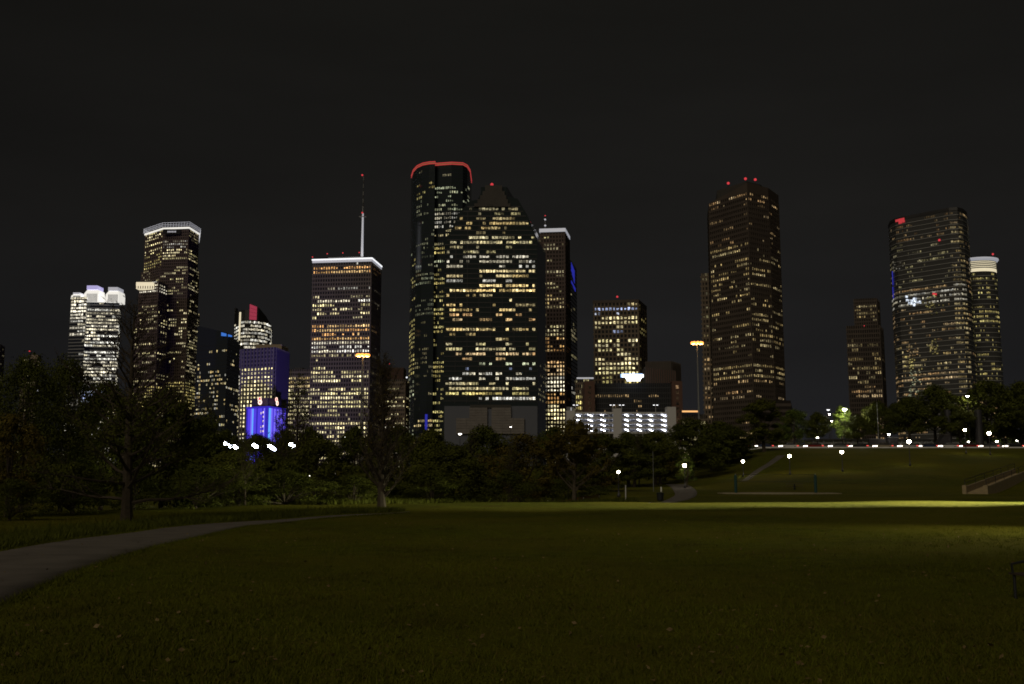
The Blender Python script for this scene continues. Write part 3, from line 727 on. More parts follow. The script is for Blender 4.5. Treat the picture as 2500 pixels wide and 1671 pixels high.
# --- louvred block behind the bare tree
Y = 900
t = tower('louvred_block', 'tan block with louvred top half hidden by the slim bare tree', quadfoot(926, Y, 989, Y - 3, 999, Y + 24, 970), BASE, zat(927, Y), 22, {0: 13, 1: 4}, band='concrete_tan', pier='concrete_tan', hs=.5, wp=.4, proud=.3,
      spec=[(.18, .3, .3, 'pale', .5), (.5, .8, .45, 'pale', .8), (1, .85, .55, 'white', .9)], seed=71)
O = Vector(t.location); a_, b_ = at(930, 927, Y) - O, at(985, 897, Y) - O
mb = MB(); mb.box(a_.x, b_.x, -9, 12, a_.z, b_.z); mb.build('plant_room', 'granite_brown', t)
for i in range(16):
    xx = a_.x + (b_.x - a_.x) * (i + .5) / 16; mb = MB(); mb.box(xx - .3, xx + .3, -9.8, -9.1, a_.z, b_.z - .5); mb.build('louvre', 'copper_wall', t)
for x in (935, 993): beacon(t, x, 922, Y - 6, 1.0, 'lamp_strip')
beacon(t, 951, 889, Y, .7)

# --- tall twin curved glass tower with red neon crown
Y = 980
def arc_pts(px_list): return [(at(x, 720, Y + d_).x, Y + d_) for x, d_ in px_list]
left = arc_pts([(1000.5, 44), (1005, 24), (1014, 10), (1028, 1), (1044, -3), (1059, -4)])
right_ = arc_pts([(1059, 2), (1100, -2), (1128, 0), (1139, 8), (1146, 24)])
foot = left + right_ + [(right_[-1][0], Y + 62), (left[0][0] + 6, Y + 62)]
SPL = [(.05, .3, .15, 'pale', .2), (.12, .5, .25, 'yellow', .24), (.25, .5, .25, 'green', .16), (.35, .8, .5, 'green', .14), (.40, 1, .8, 'green', .22), (.44, 0, 0, 'pale', .1), (.50, .9, .7, 'green', .12), (.6, .15, .2, 'pale', .14), (.7, .6, .4, 'pale', .14), (.83, .15, .15, 'pale', .2), (.85, 1, .75, 'warm', .5), (1, .6, .25, 'warm', .5)]
SPR = [(.06, .25, .25, 'pale', .2), (.16, .8, .45, 'green', .38), (.22, .8, .6, 'white', .42), (.265, .8, .55, 'pale', .4), (.30, 1, .9, 'yellow', .65), (.34, .9, .75, 'green', .5), (.55, .85, .6, 'yellow', .42), (.8, .5, .5, 'yellow', .42), (.9, .9, .7, 'yellow', .6), (1, .6, .4, 'warm', .7)]
SPE = [(.3, .2, .3, 'green', .2), (.5, .6, .5, 'yellow', .3), (.68, 1, .9, 'yellow', .42), (1, .7, .5, 'green', .35)]
t = tower('neon_tower', 'tallest dark glass tower of curved halves edged in red neon', foot, BASE, zat(404, Y), 70, {0: 2, 1: 2, 2: 3, 3: 4, 4: 4, 6: 9, 7: 5, 8: 2, 9: 1}, glass='glass_teal', band='glass_blue', hs=.34, wp=.36, proud=.06, wh=.85,
          spec={0: SPE, 1: SPE, 2: SPL, 3: SPL, 4: SPL, 6: SPR, 7: SPR, 8: SPR, 9: SPR}, seed=81, solo=True)
O = Vector(t.location); L_ = [(p[0] - O.x, p[1] - O.y) for p in foot]; zt = zat(404, Y) - O.z
mb = MB(); mb.prism(outset(L_, .1), zt, zt + 2.7); mb.build('crown', 'neon_amber', t)
for hh in (.1, 2.2):
    mb = MB(); mb.prism(outset(L_, .4), zt + hh, zt + hh + .6); mb.build('neon_tube', 'neon_red', t)
mb = MB()
k_ = [at(1038, 1012, Y - 6) - O, at(1050, 1050, Y - 6) - O]
mb.box(k_[0].x, k_[0].x + 2.2, k_[0].y - 1.5, k_[0].y, k_[1].z, k_[0].z); mb.build('light_panel', 'blue_sign_and_reflection', t)

# --- black glass tower with stepped temple top
Y = 800
prof = [(1085, 588), (1104, 560), (1118, 524), (1132, 508), (1146, 491), (1166, 488), (1174, 472), (1174, 457), (1238, 457), (1238, 480), (1264, 486), (1286, 524), (1312, 586)]
pw_ = [(at(x, y, Y).x, at(x, y, Y).z) for x, y in prof]
x0_ = pw_[0][0]; x1_ = at(1312, 700, Y).x
pw_ = [(x0_, BASE)] + pw_ + [(x1_, BASE)]
O = Vector((x0_ / 2 + x1_ / 2, Y, BASE)); t = thing('temple_tower', 'wide black glass tower in the middle with stepped temple shaped top', 'tower', O)
DEP = 48.0
sk = at(1332, 700, Y + 48).x - x1_       # the right flank as seen
fr_v = [(x - O.x, 0, z - BASE) for x, z in pw_]; bk_v = [(x - O.x + sk, DEP, z - BASE) for x, z in pw_]
mb = MB(); mb.loft([list(reversed(fr_v)), list(reversed(bk_v))]); mb.build('body', 'glass_teal', t)
fh = 3.9; zt_ = [(z - BASE) for x, z in pw_]
def xbounds(z):
    lo, hi = None, None
    pts = fr_v[1:-1]
    xs_ = []
    for (xa, _, za), (xb, _, zb_) in zip(fr_v, fr_v[1:]):
        if (za <= z < zb_) or (zb_ <= z < za): xs_.append(xa + (xb - xa) * (z - za) / (zb_ - za))
    return (min(xs_), max(xs_)) if len(xs_) > 1 else None
rr = random.Random(93); wins = []; bands = MB()
zbot = zat(986, Y) - BASE; ztop = zat(505, Y) - BASE
nr = int((ztop - zbot) / fh); cwid = 2.62
PAT = {}
def rowspec(t_):
    #  share, gain, palette by height from the top, read off the photo
    S = [(.05, .30, .25, 'pale'), (.11, .55, .42, 'warm'), (.15, .35, .3, 'warm'), (.20, .75, .6, 'pale'), (.24, .15, .3, 'pale'), (.27, .55, .6, 'white'), (.32, .5, .5, 'white'), (.355, .92, 1.1, 'warm'),
         (.375, .4, .5, 'warm'), (.40, .25, .4, 'white'), (.44, .95, 1.15, 'warm'), (.50, .32, .6, 'warm'), (.56, .5, .8, 'warm'), (.62, .25, .6, 'amber'), (.66, .45, .7, 'warm'), (.70, .15, .4, 'warm'), (.745, .55, .65, 'pale'), (.79, .5, .7, 'amber'),
         (.83, .42, .6, 'green'), (.86, .2, .4, 'cold'), (.90, .5, .6, 'white'), (.94, .62, .7, 'pale'), (.975, .75, .8, 'yellow'), (1.01, .9, 1.0, 'white')]
    return next(s for s in S if t_ <= s[0])
for r_i in range(nr):
    z = ztop - (r_i + .5) * fh; bd = xbounds(z + fh * .5)
    if not bd: continue
    _, p_, g_, pal = rowspec((r_i + .5) / nr); p_ = min(.96, p_ * rr.uniform(.8, 1.2)); st = rr.random() < p_
    cur = g_ * rr.uniform(.6, 1.2); c = rr.choice(PAL[pal])
    nc = int((bd[1] - bd[0] - 1.6) / cwid); xs0 = bd[0] + .8 + ((bd[1] - bd[0] - 1.6) - nc * cwid) / 2
    if p_ > .85:
        lo_, hi_ = rr.choice([(0, 1), (.35, 1), (0, .95), (.3, .98)])
    else: lo_, hi_ = 0, 1
    for k in range(nc):
        if k % 5 == 0 or rr.random() < .36:
            st = rr.random() < p_; cur = g_ * rr.uniform(.35, 1.3)
            if rr.random() < .4: c = rr.choice(PAL[pal])
        if st and lo_ <= k / nc <= hi_ and rr.random() < .93:
            q = 1.2 * cur * (rr.uniform(.4, 1.0) if rr.random() < .65 else rr.uniform(1.0, 1.7))
            hh = fh * rr.choice([.27, .27, .25, .2]); wins.append((0, Vector((xs0 + (k + .5) * cwid, -.06, z)), Vector((1, 0, 0)), cwid * rr.choice((.42, .42, .36)), hh, (c[0] * q, c[1] * q, c[2] * q), None))
put_windows(t, wins, True, rr, 300)
wins = []                                     # right flank
ud = Vector((sk, DEP, 0)); ul = ud.length; u = ud / ul; nrm = Vector((u.y, -u.x, 0))
for r_i in range(nr):
    z = ztop - (r_i + .5) * fh
    if z > zat(598, Y) - BASE: continue
    p_ = rowspec((r_i + .5) / nr)[1] * .8
    for k in range(14):
        if rr.random() < p_ * .5:
            q = rr.uniform(.04, .22); c = rr.choice(PAL['pale']); wins.append((1, Vector((x1_ - O.x, 0, z)) + u * (ul * (k + .5) / 14) + nrm * .06, u, ul / 14 * .45, fh * .2, (c[0] * q, c[1] * q, c[2] * q), None))
put_windows(t, wins, False, rr)
for r_i in range(nr + 1):                     # storey bands
    z = ztop - r_i * fh; bd = xbounds(z + fh * .5)
    if not bd: continue
    mb = MB(); mb.box(bd[0] + .4, bd[1] - .4, -.22, -.004, z - .35, z + .35); mb.build('spandrel', 'steel_dark', t)
for k in range(1, 8):
    xx = fr_v[0][0] + (fr_v[-1][0] - fr_v[0][0]) * k / 8; bt = ztop - 3 if 2 <= k <= 5 else (zat(600, Y) - BASE)
    mb = MB(); mb.box(xx - .2, xx + .2, -.4, -.24, zbot, bt); mb.build('mullion', 'steel_dark', t)
# granite temple
def gx_(px, py=500): return at(px, py, Y).x - O.x
def gz_(py): return zat(py, Y) - BASE
tiers = [(1158, 1246, 506, 498), (1166, 1240, 498, 488), (1172, 1236, 488, 478), (1178, 1232, 478, 468), (1184, 1226, 468, 454)]
for (xa, xb, yb, yt) in tiers:
    mb = MB(); mb.box(gx_(xa), gx_(xb), -1.2, DEP * .9, gz_(yb), gz_(yt) - .02); mb.build('temple_tier', 'granite_tier', t)
mb = MB(); mb.box(gx_(1188), gx_(1202), -1.8, -1.21, gz_(506), gz_(500)); mb.build('temple_door', 'granite_dark', t)
beacon(t, 1201, 451, Y + 4, 1.7)
# granite base, course by course
mb = MB(); mb.box(gx_(1085, 1000), gx_(1312, 1000), -.5, -.002, 0, gz_(992)); mb.build('base_wall', 'base_blue', t)
yy = 1060
while yy > 998:
    spans = [(1114, 1190), (1200, 1280)] if yy > 1024 else [(1146, 1190), (1200, 1248)]
    for (xa, xb) in spans:
        nb = 3
        for q in range(nb):
            a1 = gx_(xa, 1000) + (gx_(xb, 1000) - gx_(xa, 1000)) * q / nb; a2 = gx_(xa, 1000) + (gx_(xb, 1000) - gx_(xa, 1000)) * (q + 1) / nb
            mb = MB(); mb.box(a1 + .05, a2 - .05, -2.2, -.55, gz_(yy) + .08, gz_(yy - 6.4) - .08); mb.build('stone_panel', 'stone_pale', t)
    yy -= 6.4
mb = MB(); mb.box(gx_(1148, 990), gx_(1248, 990), -1.5, -.55, gz_(996), gz_(989)); mb.build('lintel', 'granite_dark', t)

# --- brown gridded tower behind it on the right
Y = 950
f_ = quadfoot(1320, Y, 1380, Y - 3, 1391, Y + 30, 800)
SP12 = [(.12, .25, .35, 'pale', .3), (.27, .55, .45, 'pale', .4), (.36, .9, .7, 'warm', .45), (.44, .7, .6, 'pale', .45), (.52, .9, .75, 'orange', .5), (.60, .95, .8, 'amber', .55), (.68, 1, .95, 'white', .85), (.72, .6, .6, 'orange', .6), (1, 1, .97, 'pale', .9)]
t = tower('gridded_tower', 'slim brown gridded tower with white lit cornice beside the black glass tower', f_, BASE, zat(568, Y), 61, {0: 8, 1: 4}, glass='glass_brown', band='granite_pink', pier='granite_pink', hs=.40, wp=.42, proud=.6,
          spec={0: SP12, 1: [(s[0], s[1] * .6, s[2] * .5, s[3], s[4] * .6) for s in SP12]}, seed=101, solo=True)
O = Vector(t.location); L_ = [(p[0] - O.x, p[1] - O.y) for p in f_]; zt = zat(568, Y) - O.z
mb = MB(); mb.prism(outset(L_, .9), zt + .1, zt + 3.4); mb.build('cornice', 'crown_white', t)
ax = at(1331, 560, Y + 10) - O
mb = MB(); mb.tube([(ax.x, ax.y, zt + 3), (ax.x, ax.y, zat(530, Y) - O.z)], [.5, .3], 6); mb.build('antenna', 'steel_grey', t)
for py in (545, 530):
    mb = MB(); mb.lathe([(.3, -.9), (1, -.4), (1, .4), (.3, .9)], 8); o = mb.build('antenna_drum', 'crown_white', t); o.location = (ax.x, ax.y, zat(py, Y) - O.z)
beacon(t, 1331, 527, Y + 10, .8)
# --- dark tower with blue crown
Y = 1010
f_ = quadfoot(1372, Y, 1394, Y - 2, 1409, Y + 40, 800)
t = tower('dark_tower', 'narrow dark glass tower edge with a deep blue lit crown', f_, BASE, zat(636, Y), 52, {1: 6}, glass='glass_blue', band='steel_dark', hs=.3, wp=.3, proud=.12, spec=[(.15, 0, 0, 'pale', .1), (.6, .5, .25, 'pale', .14), (.7, .6, .4, 'white', .2), (1, .4, .25, 'pale', .16)], seed=104)
O = Vector(t.location); L_ = [Vector((p[0] - O.x, p[1] - O.y, 0)) for p in f_]; u = (L_[2] - L_[1]).normalized(); nrm = Vector((u.y, -u.x, 0)); Ln = (L_[2] - L_[1]).length
up = Vector((0, 0, 1))
for (s0, s1, ya, yb, yc, yd) in ((0.10, .62, 640, 660, 650, 682), (.10, .75, 684, 690, 692, 700)):
    a_, b_ = L_[1] + u * Ln * s0 + nrm * .3, L_[1] + u * Ln * s1 + nrm * .3
    P = [a_ + up * (zat(yb, Y) - O.z), b_ + up * (zat(yd, Y) - O.z), b_ + up * (zat(yc, Y) - O.z), a_ + up * (zat(ya, Y) - O.z)]
    mb = MB(); mb.loft([P, [q - nrm * .3 for q in P]]); mb.build('crown_light', 'blue_sign_and_reflection', t)

# --- tan block with square windows
Y = 900
f_ = quadfoot(1450, Y + 3, 1560, Y - 3, 1579, Y + 34, 850)
SP13 = {0: [(.04, 1, .35, 'warm', .4), (.08, 1, .45, 'cold', .42), (.14, 1, .96, 'pale', .85), (.165, .5, .4, 'pale', .4), (.20, .9, .3, 'cold', .5), (.225, 0, 0, 'warm', .3), (.32, 1, .55, 'pale', .7), (.42, 1, .8, 'pale', 1.0), (.5, .9, .6, 'yellow', .6), (.56, 1, .75, 'pale', .85), (1, 1, .8, 'yellow', .72)],
        1: [(.3, .8, .4, 'yellow', .25), (1, .6, .3, 'yellow', .22)]}
t = tower('tan_block', 'tan square windowed office block standing above the dark hotel', f_, BASE, zat(740, Y), 37, {0: 12, 1: 4}, glass='glass_black', band='concrete_tan', pier='concrete_tan', hs=.36, wp=.36, proud=.5, spec=SP13, seed=111, solo=True)
O = Vector(t.location); L_ = [(p[0] - O.x, p[1] - O.y) for p in f_]; zt = zat(740, Y) - O.z
mb = MB(); mb.prism(outset(L_, .6), zt, zt + 2.6); mb.build('parapet', 'granite_brown', t)
beacon(t, 1507, 725, Y + 8, 1.3)

# --- low lit block left of the hotel
Y = 700
t = tower('lit_block', 'small bright block left of the dark hotel under a white roof strip', quadfoot(1405, Y, 1448, Y, 1452, Y + 20, 960), BASE, zat(926, Y), 17, {0: 9}, band='concrete_tan', pier='concrete_tan', hs=.4, wp=.35, proud=.25, spec=[(.2, .5, .5, 'pale', .3), (.5, .9, .8, 'yellow', .6), (1, 1, .9, 'white', .75)], seed=121)
O = Vector(t.location); a_, b_ = at(1408, 926, Y - 1) - O, at(1449, 922, Y - 1) - O
mb = MB(); mb.box(a_.x, b_.x, a_.y - .8, a_.y + .4, a_.z + .1, b_.z); mb.build('roof_light_strip', 'crown_white', t)

# --- ribbed block behind the hotel
Y = 720
f_ = quadfoot(1576, Y, 1640, Y - 3, 1663, Y + 16, 930); O = Vector((f_[1][0], f_[1][1], BASE))
t = thing('ribbed_block', 'dark brown windowless block with vertical ribs behind the hotel', 'building', O); L_ = [(p[0] - O.x, p[1] - O.y) for p in f_]; ht = zat(884, Y) - BASE
mb = MB(); mb.prism(L_, 0, ht); mb.build('body', 'granite_dark', t)
for e_, nb in ((0, 18), (1, 8)):
    a_, b_ = Vector((*L_[e_], 0)), Vector((*L_[e_ + 1], 0)); u = (b_ - a_).normalized(); nrm = Vector((u.y, -u.x, 0)); Ln = (b_ - a_).length
    for i in range(nb):
        c = a_ + u * (Ln * (i + .5) / nb) + nrm * .15; q = .28; mb = MB(); mb.prism([tuple((c + u * q + nrm * .3)[:2]), tuple((c + u * q - nrm * .2)[:2]), tuple((c - u * q - nrm * .2)[:2]), tuple((c - u * q + nrm * .3)[:2])], ht * .5, ht + .3); mb.build('rib', 'granite_brown', t)

# --- dark hotel with glowing roof sign
Y = 620
f_ = quadfoot(1427, Y, 1640, Y - 2, 1666, Y + 18, 970)
SPH = [(.12, .3, .06, 'amber', .2), (1, .95, .12, 'amber', .24)]
t = tower('hotel', 'dark glass hotel slab with a glowing white roof sign', quadfoot(1453, Y, 1640, Y - 1, 1641, Y + 15, 970), BASE, zat(936, Y), 17, {0: 36}, glass='glass_black', band='steel_dark', pier='steel_dark', hs=.2, wp=.12, proud=.2, spec=SPH, seed=131, cat='building', ww=.55, wh=.7)
O = Vector(t.location); ht = zat(935, Y) - O.z
for (xa, xb) in ((1427, 1452), (1641, 1666)):
    a_, b_ = at(xa, 960, Y - 5) - O, at(xb, 960, Y - 5) - O
    mb = MB(); mb.box(a_.x, b_.x, a_.y, a_.y + 22, 0, ht + .6); k = mb.build('wing', 'copper_wall', t)
    for i in range(14):
        z = ht - 3 - i * 3.3
        mb = MB(); xx = (a_.x + b_.x) / 2; mb.quad((xx - .9, a_.y - .06, z - 1), (xx + .9, a_.y - .06, z - 1), (xx + .9, a_.y - .06, z + 1), (xx - .9, a_.y - .06, z + 1)); wo_ = mb.build('window', 'window_lit', k); q = rnd.uniform(.01, .05) if rnd.random() < .8 else .22; wo_.color = (q, q * .6, q * .3, 1)
a_, b_ = at(1578, 935, Y + 2) - O, at(1654, 898, Y + 2) - O
mb = MB(); mb.loft([[(a_.x, 0, ht), (b_.x, 0, ht), (b_.x, 14, ht), (a_.x, 14, ht)], [(a_.x, 0, zat(893, Y) - O.z), (b_.x, 0, zat(903, Y) - O.z), (b_.x, 14, zat(903, Y) - O.z), (a_.x, 14, zat(893, Y) - O.z)]]); mb.build('plant_room', 'granite_dark', t)
for i in range(14):
    xx = a_.x + (b_.x - a_.x) * (i + .5) / 14; mb = MB(); mb.box(xx - .25, xx + .25, -.5, -.05, ht, zat(894 + i * .7, Y) - O.z); mb.build('louvre', 'copper_wall', t)
ys = at(1450, 920, Y - 6).y - O.y
def sbox(xa, xb, ya, yb, m_, name='roof_sign', dep=.8):
    a_, b_ = at(xa, yb, Y - 6) - O, at(xb, ya, Y - 6) - O; mb = MB(); mb.box(a_.x, b_.x, ys - dep, ys, a_.z, b_.z); return mb.build(name, m_, t)
for (xa, xb, ya, yb, m_) in ((1518, 1571, 914.5, 922, 'sign_white'), (1527, 1566, 922.2, 926, 'sign_white'), (1530, 1563, 926.2, 931.5, 'sign_white'), (1515, 1518.5, 914, 922, 'sign_blue_edge'), (1518, 1568, 912.8, 914.4, 'sign_blue_edge')): sbox(xa, xb, ya, yb, m_)
for x in (1528, 1545, 1562):
    a_ = at(x, 931, Y - 6) - O; mb = MB(); mb.box(a_.x - .12, a_.x + .12, ys - .4, ys - .1, ht - .5, a_.z); mb.build('sign_post', 'steel_dark', t)

# --- parking garage
Y = 560
a0, a1 = at(1383, 1030, Y), at(1650, 1030, Y); O = Vector((a0.x, Y, BASE)); t = thing('parking_garage', 'white four level parking garage glowing with bright deck lights', 'garage', O)
Wd = a1.x - a0.x; lev = [zat(y, Y) - BASE for y in (1058, 1046, 1034, 1022, 1010)]
def lx(px): return at(px, 1030, Y).x - O.x
mb = MB(); mb.box(lx(1388), Wd, 16, 30, 0, lev[4]); mb.build('back_wall', 'garage_wall', t)
for i, z in enumerate(lev):
    mb = MB(); mb.box(lx(1388), Wd, 0, 16, z - .3, z); k = mb.build('deck', 'garage_wall', t)
    mb = MB(); mb.box(lx(1388), Wd, -.25, -.01, z - .3, z + .75); mb.build('parapet', 'garage_wall', k)
for i in range(17):
    xx = lx(1390) + (Wd - lx(1390)) * i / 16; mb = MB(); mb.box(xx - .25, xx + .25, .3, .8, 0, lev[4] - .3); mb.build('column', 'garage_wall', t)
for (xa, xb, yt) in ((1497, 1517, 998), (1628, 1650, 994)):
    mb = MB(); mb.box(lx(xa), lx(xb), -1.2, 6, 0, zat(yt, Y) - BASE); mb.build('stair_tower', 'garage_wall', t)
mb = MB(); mb.box(lx(1383), lx(1404), -.8, 12, 0, zat(1003, Y) - BASE); mb.build('ramp_block', 'garage_wall', t)
mb = MB(); mb.box(lx(1385), lx(1402), 2, 8, zat(1003, Y) - BASE, zat(993, Y) - BASE); mb.build('glass_lobby', 'steel_grey', t)
mb = MB(); mb.box(lx(1394), lx(1396), 1.5, 1.9, zat(1009, Y) - BASE, zat(995, Y) - BASE); mb.build('lobby_light', 'crown_white', t)
rr = random.Random(13)
for px in (1412, 1442, 1473, 1532, 1562, 1590, 1622):
    for i, z in enumerate(lev[:4]):
        for q in range(3):
            if rr.random() < .12: continue
            xx = lx(px) + (q - 1) * .95; mb = MB(); z1 = lev[i + 1] - .55 - q * .28
            mb.box(xx - .45, xx + .45, .9 + q * 1.5, 1.6 + q * 1.5, z1 - .24, z1); mb.build('deck_light', 'lamp_garage', t)
for px in (1407, 1498, 1521, 1605):
    xx = lx(px); zt = zat(988, Y) - BASE; mb = MB(); mb.tube([(xx, 6, lev[4]), (xx, 6, zt)], .09, 5); k = mb.build('light_pole', 'white_steel', t)
    for s in (-1, 1):
        mb = MB(); mb.box(xx + s * .9 - .5, xx + s * .9 + .5, 5.6, 6.2, zt - .1, zt + .25); mb.build('lamp_head', 'lamp_pale', k)
for i in range(9):                            # cars on the decks are only hinted at
    pass

# --- low building with orange roof strip
Y = 590
t = tower('low_block', 'low lit building under an orange roof strip beside the garage', quadfoot(1664, Y, 1722, Y, 1724, Y + 15, 1020), BASE, zat(1012, Y), 8, {0: 14}, band='concrete_tan', pier='concrete_tan', hs=.35, wp=.25, proud=.3, spec=[(.15, 0, 0, 'warm', .2), (.3, 1, .9, 'pale', .5), (1, .9, .85, 'pale', .7)], seed=141, cat='building')
O = Vector(t.location); a_, b_ = at(1663, 1009, Y - 1) - O, at(1708, 1002, Y - 1) - O
mb = MB(); mb.box(a_.x, b_.x, a_.y - 1.2, a_.y + 4, a_.z, b_.z); k = mb.build('roof', 'granite_brown', t)
mb = MB(); mb.box(a_.x + .3, b_.x - .3, a_.y - 1.35, a_.y - 1.22, a_.z + .4, b_.z - .3); mb.build('roof_light_strip', 'amber_strip', k)

# --- slim tower left of the dark faceted tower
Y = 900
tower('slim_tower', 'slim tan tower with two window columns peeping past the faceted tower', quadfoot(1716, Y, 1741, Y - 2, 1765, Y + 10, 850), BASE, zat(668, Y), 42, {0: 3, 1: 3}, glass='glass_brown', band='concrete_tan', pier='concrete_tan', hs=.4, wp=.4, proud=.45,
      spec=[(.3, .9, .5, 'pale', .16), (.42, .2, .2, 'warm', .2), (.95, .8, .5, 'amber', .32), (1, 1, .9, 'amber', .7)], seed=151)
# --- faceted dark brown tower
Y = 800
A, B, C, D_ = at(1737, 740, Y + 26), at(1833, 740, Y - 10), at(1884, 740, Y + 4), at(1909, 740, Y + 26)
foot = [(A.x, A.y), (B.x, B.y), (C.x, C.y), (D_.x, D_.y), (D_.x - 6, Y + 64), (A.x + 6, Y + 64)]
SP19 = [(.03, .9, .3, 'amber', .30), (.10, .5, .25, 'amber', .2), (.18, .35, .2, 'amber', .22), (.24, .9, .5, 'warm', .30), (.30, .8, .5, 'warm', .34), (.40, .8, .45, 'warm', .34), (.55, .75, .5, 'warm', .34), (.62, .5, .35, 'warm', .3), (.68, 1, .8, 'warm', .40), (.8, .7, .45, 'amber', .38), (.86, .2, .2, 'amber', .3), (.885, 1, .9, 'warm', .45), (1, .2, .15, 'amber', .3)]
t = tower('faceted_tower', 'tall dark brown faceted tower with three red beacons on its roof', foot, BASE, zat(478, Y), 55, {0: 19, 1: 11, 2: 7}, glass='glass_brown', band='granite_brown', pier='granite_brown', hs=.48, wp=.3, proud=.35, spec=SP19, seed=161)
O = Vector(t.location); L_ = [(p[0] - O.x, p[1] - O.y) for p in foot]; zt = zat(478, Y) - O.z
# upper storeys step: roof rises to the back right
c_ = Vector((at(1845, 450, Y).x - O.x, 12))
mb = MB(); lo_ = outset(L_, .2)
top_ = []
for p in lo_:
    px_ = p[0]; zz = zt + (.5 if p[0] < L_[1][0] - 5 else 7.5); top_.append((p[0], p[1], zz))
mb.loft([[(p[0], p[1], zt) for p in lo_], top_]); mb.build('parapet', 'granite_brown', t)
mb = MB(); mb.prism(outset(L_, -7), zt, zat(443, Y) - O.z); mb.build('penthouse', 'granite_dark', t)
for (x, y) in ((1778, 448), (1820, 437), (1844, 439)): beacon(t, x, y, Y + 6, 1.5)
tower('', '', quadfoot(1850, Y - 14, 1931, Y - 12, 1933, Y + 24, 1000), BASE, zat(981, Y), 12, {0: 16, 1: 5}, glass='glass_brown', band='granite_brown', hs=.5, wp=.3, proud=.3, spec=[(1, .3, .15, 'amber', .2)], seed=162, root=t)

# --- setback tower
Y = 1000
SP20 = [(.08, 0, 0, 'pale', .2), (.2, .6, .4, 'warm', .22), (.42, .9, .4, 'warm', .25), (.7, .6, .35, 'amber', .24), (1, .9, .6, 'amber', .38)]
f_ = quadfoot(2070, Y + 4, 2152, Y - 4, 2160, Y + 26, 890)
t = tower('setback_tower', 'dim brown setback tower with vertical fins standing alone among dark sky', f_, BASE, zat(795, Y), 32, {0: 15, 1: 4}, glass='glass_brown', band='granite_brown', pier='granite_brown', hs=.35, wp=.35, proud=.4, spec=SP20, seed=171)
tower('', '', quadfoot(2085, Y + 6, 2141, Y, 2148, Y + 20, 760), zat(795, Y), zat(728, Y), 8, {0: 10, 1: 3}, glass='glass_brown', band='granite_brown', pier='granite_brown', hs=.4, wp=.35, proud=.35, spec=[(.3, 0, 0, 'warm', .1), (1, .7, .4, 'warm', .25)], seed=172, root=t)
O = Vector(t.location); beacon(t, 2110, 796, Y - 8, .7)

# --- oval tower
Y = 800
xs = [2178, 2183, 2196, 2222, 2256, 2296, 2330, 2350, 2362, 2372, 2375]; ds = [62, 48, 38, 30, 22, 12, 4, 2, 6, 16, 34]
foot = [(at(x, 740, Y + d_).x, Y + d_) for x, d_ in zip(xs, ds)] + [(at(2372, 740, Y + 60).x, Y + 62), (at(2330, 740, Y + 84).x, Y + 84), (at(2230, 740, Y + 92).x, Y + 92), (at(2188, 740, Y + 82).x, Y + 82)]
SPo = [(.05, .5, .3, 'amber', .12), (.10, .8, .5, 'amber', .14), (.27, .7, .25, 'pale', .16), (.30, 1, .6, 'amber', .3), (.36, 1, .75, 'white', .36), (.5, .6, .3, 'amber', .2), (.62, .8, .35, 'warm', .28), (.655, 1, .95, 'amber', .42), (.8, .8, .4, 'amber', .25), (1, .8, .45, 'amber', .30)]
SPr = [(.05, .5, .4, 'amber', .15), (.27, 1, .55, 'warm', .2), (.36, 1, .8, 'white', .38), (1, 1, .6, 'warm', .34)]
t = tower('oval_tower', 'wide oval dark tower ringed by pale floor lines near the right edge', foot, BASE, zat(512, Y), 54, {0: 3, 1: 4, 2: 7, 3: 9, 4: 10, 5: 9, 6: 7, 7: 6, 8: 5, 9: 4}, glass='glass_grey', band='steel_pale', hs=.10, wp=.25, proud=.35, wh=.5,
          spec={0: SPo, 1: SPo, 2: SPo, 3: SPo, 4: SPo, 5: SPo, 6: SPr, 7: SPr, 8: [(1, .6, .25, 'amber', .2)], 9: [(1, .5, .2, 'amber', .2)]}, seed=181)
O = Vector(t.location); L_ = [(p[0] - O.x, p[1] - O.y) for p in foot]; zt = zat(512, Y) - O.z
mb = MB(); mb.prism(outset(L_, .3), zt, zt + 2.5); mb.build('parapet', 'steel_dark', t)
def onface(px, py, off=.8):
    best = None
    r = ray(px, py)
    for i in range(10):
        a_, b_ = Vector(foot[i]), Vector(foot[i + 1]); u = b_ - a_
        den = r.x * u.y - r.y * u.x
        if abs(den) < 1e-9: continue
        s = (a_.x * u.y - a_.y * u.x) / den; q = (Vector((r.x, r.y)) * s - a_).dot(u) / u.length_squared
        if 0 <= q <= 1 and s > 0 and (best is None or s < best[0]): best = (s, u.normalized())
    p = Vector((0, 0, EYE)) + r * best[0]; n_ = Vector((best[1].y, -best[1].x, 0)); return p - O + n_ * off, Vector((*best[1], 0)), n_
def face_plate(px, py, w_, h_, m_, name):
    c, u, n_ = onface(px, py); mb = MB(); z = Vector((0, 0, h_)); P = [c - u * w_ - z, c + u * w_ - z, c + u * w_ + z, c - u * w_ + z]
    mb.loft([P, [q - n_ * .4 for q in P]]); return mb.build(name, m_, t)
for (px, py, w_, h_) in ((2193, 539, 2.2, 1.0), (2202, 538, 2.6, 1.5), (2199, 543, 1.6, 1.3), (2207, 541, 1.0, 1.0)): face_plate(px, py, w_, h_, 'neon_red', 'red_logo')
for (px, py, h_) in ((2181, 680, 6), (2182, 715, 5)): face_plate(px, py, .45, h_, 'blue_sign_and_reflection', 'blue_reflection')  # blue reflection in the glass, made as glowing strips
for (px, py) in ((2294, 587), (2280, 718), (2285, 719)): face_plate(px, py, .8, .8, 'beacon_red', 'beacon')
rr = random.Random(4)
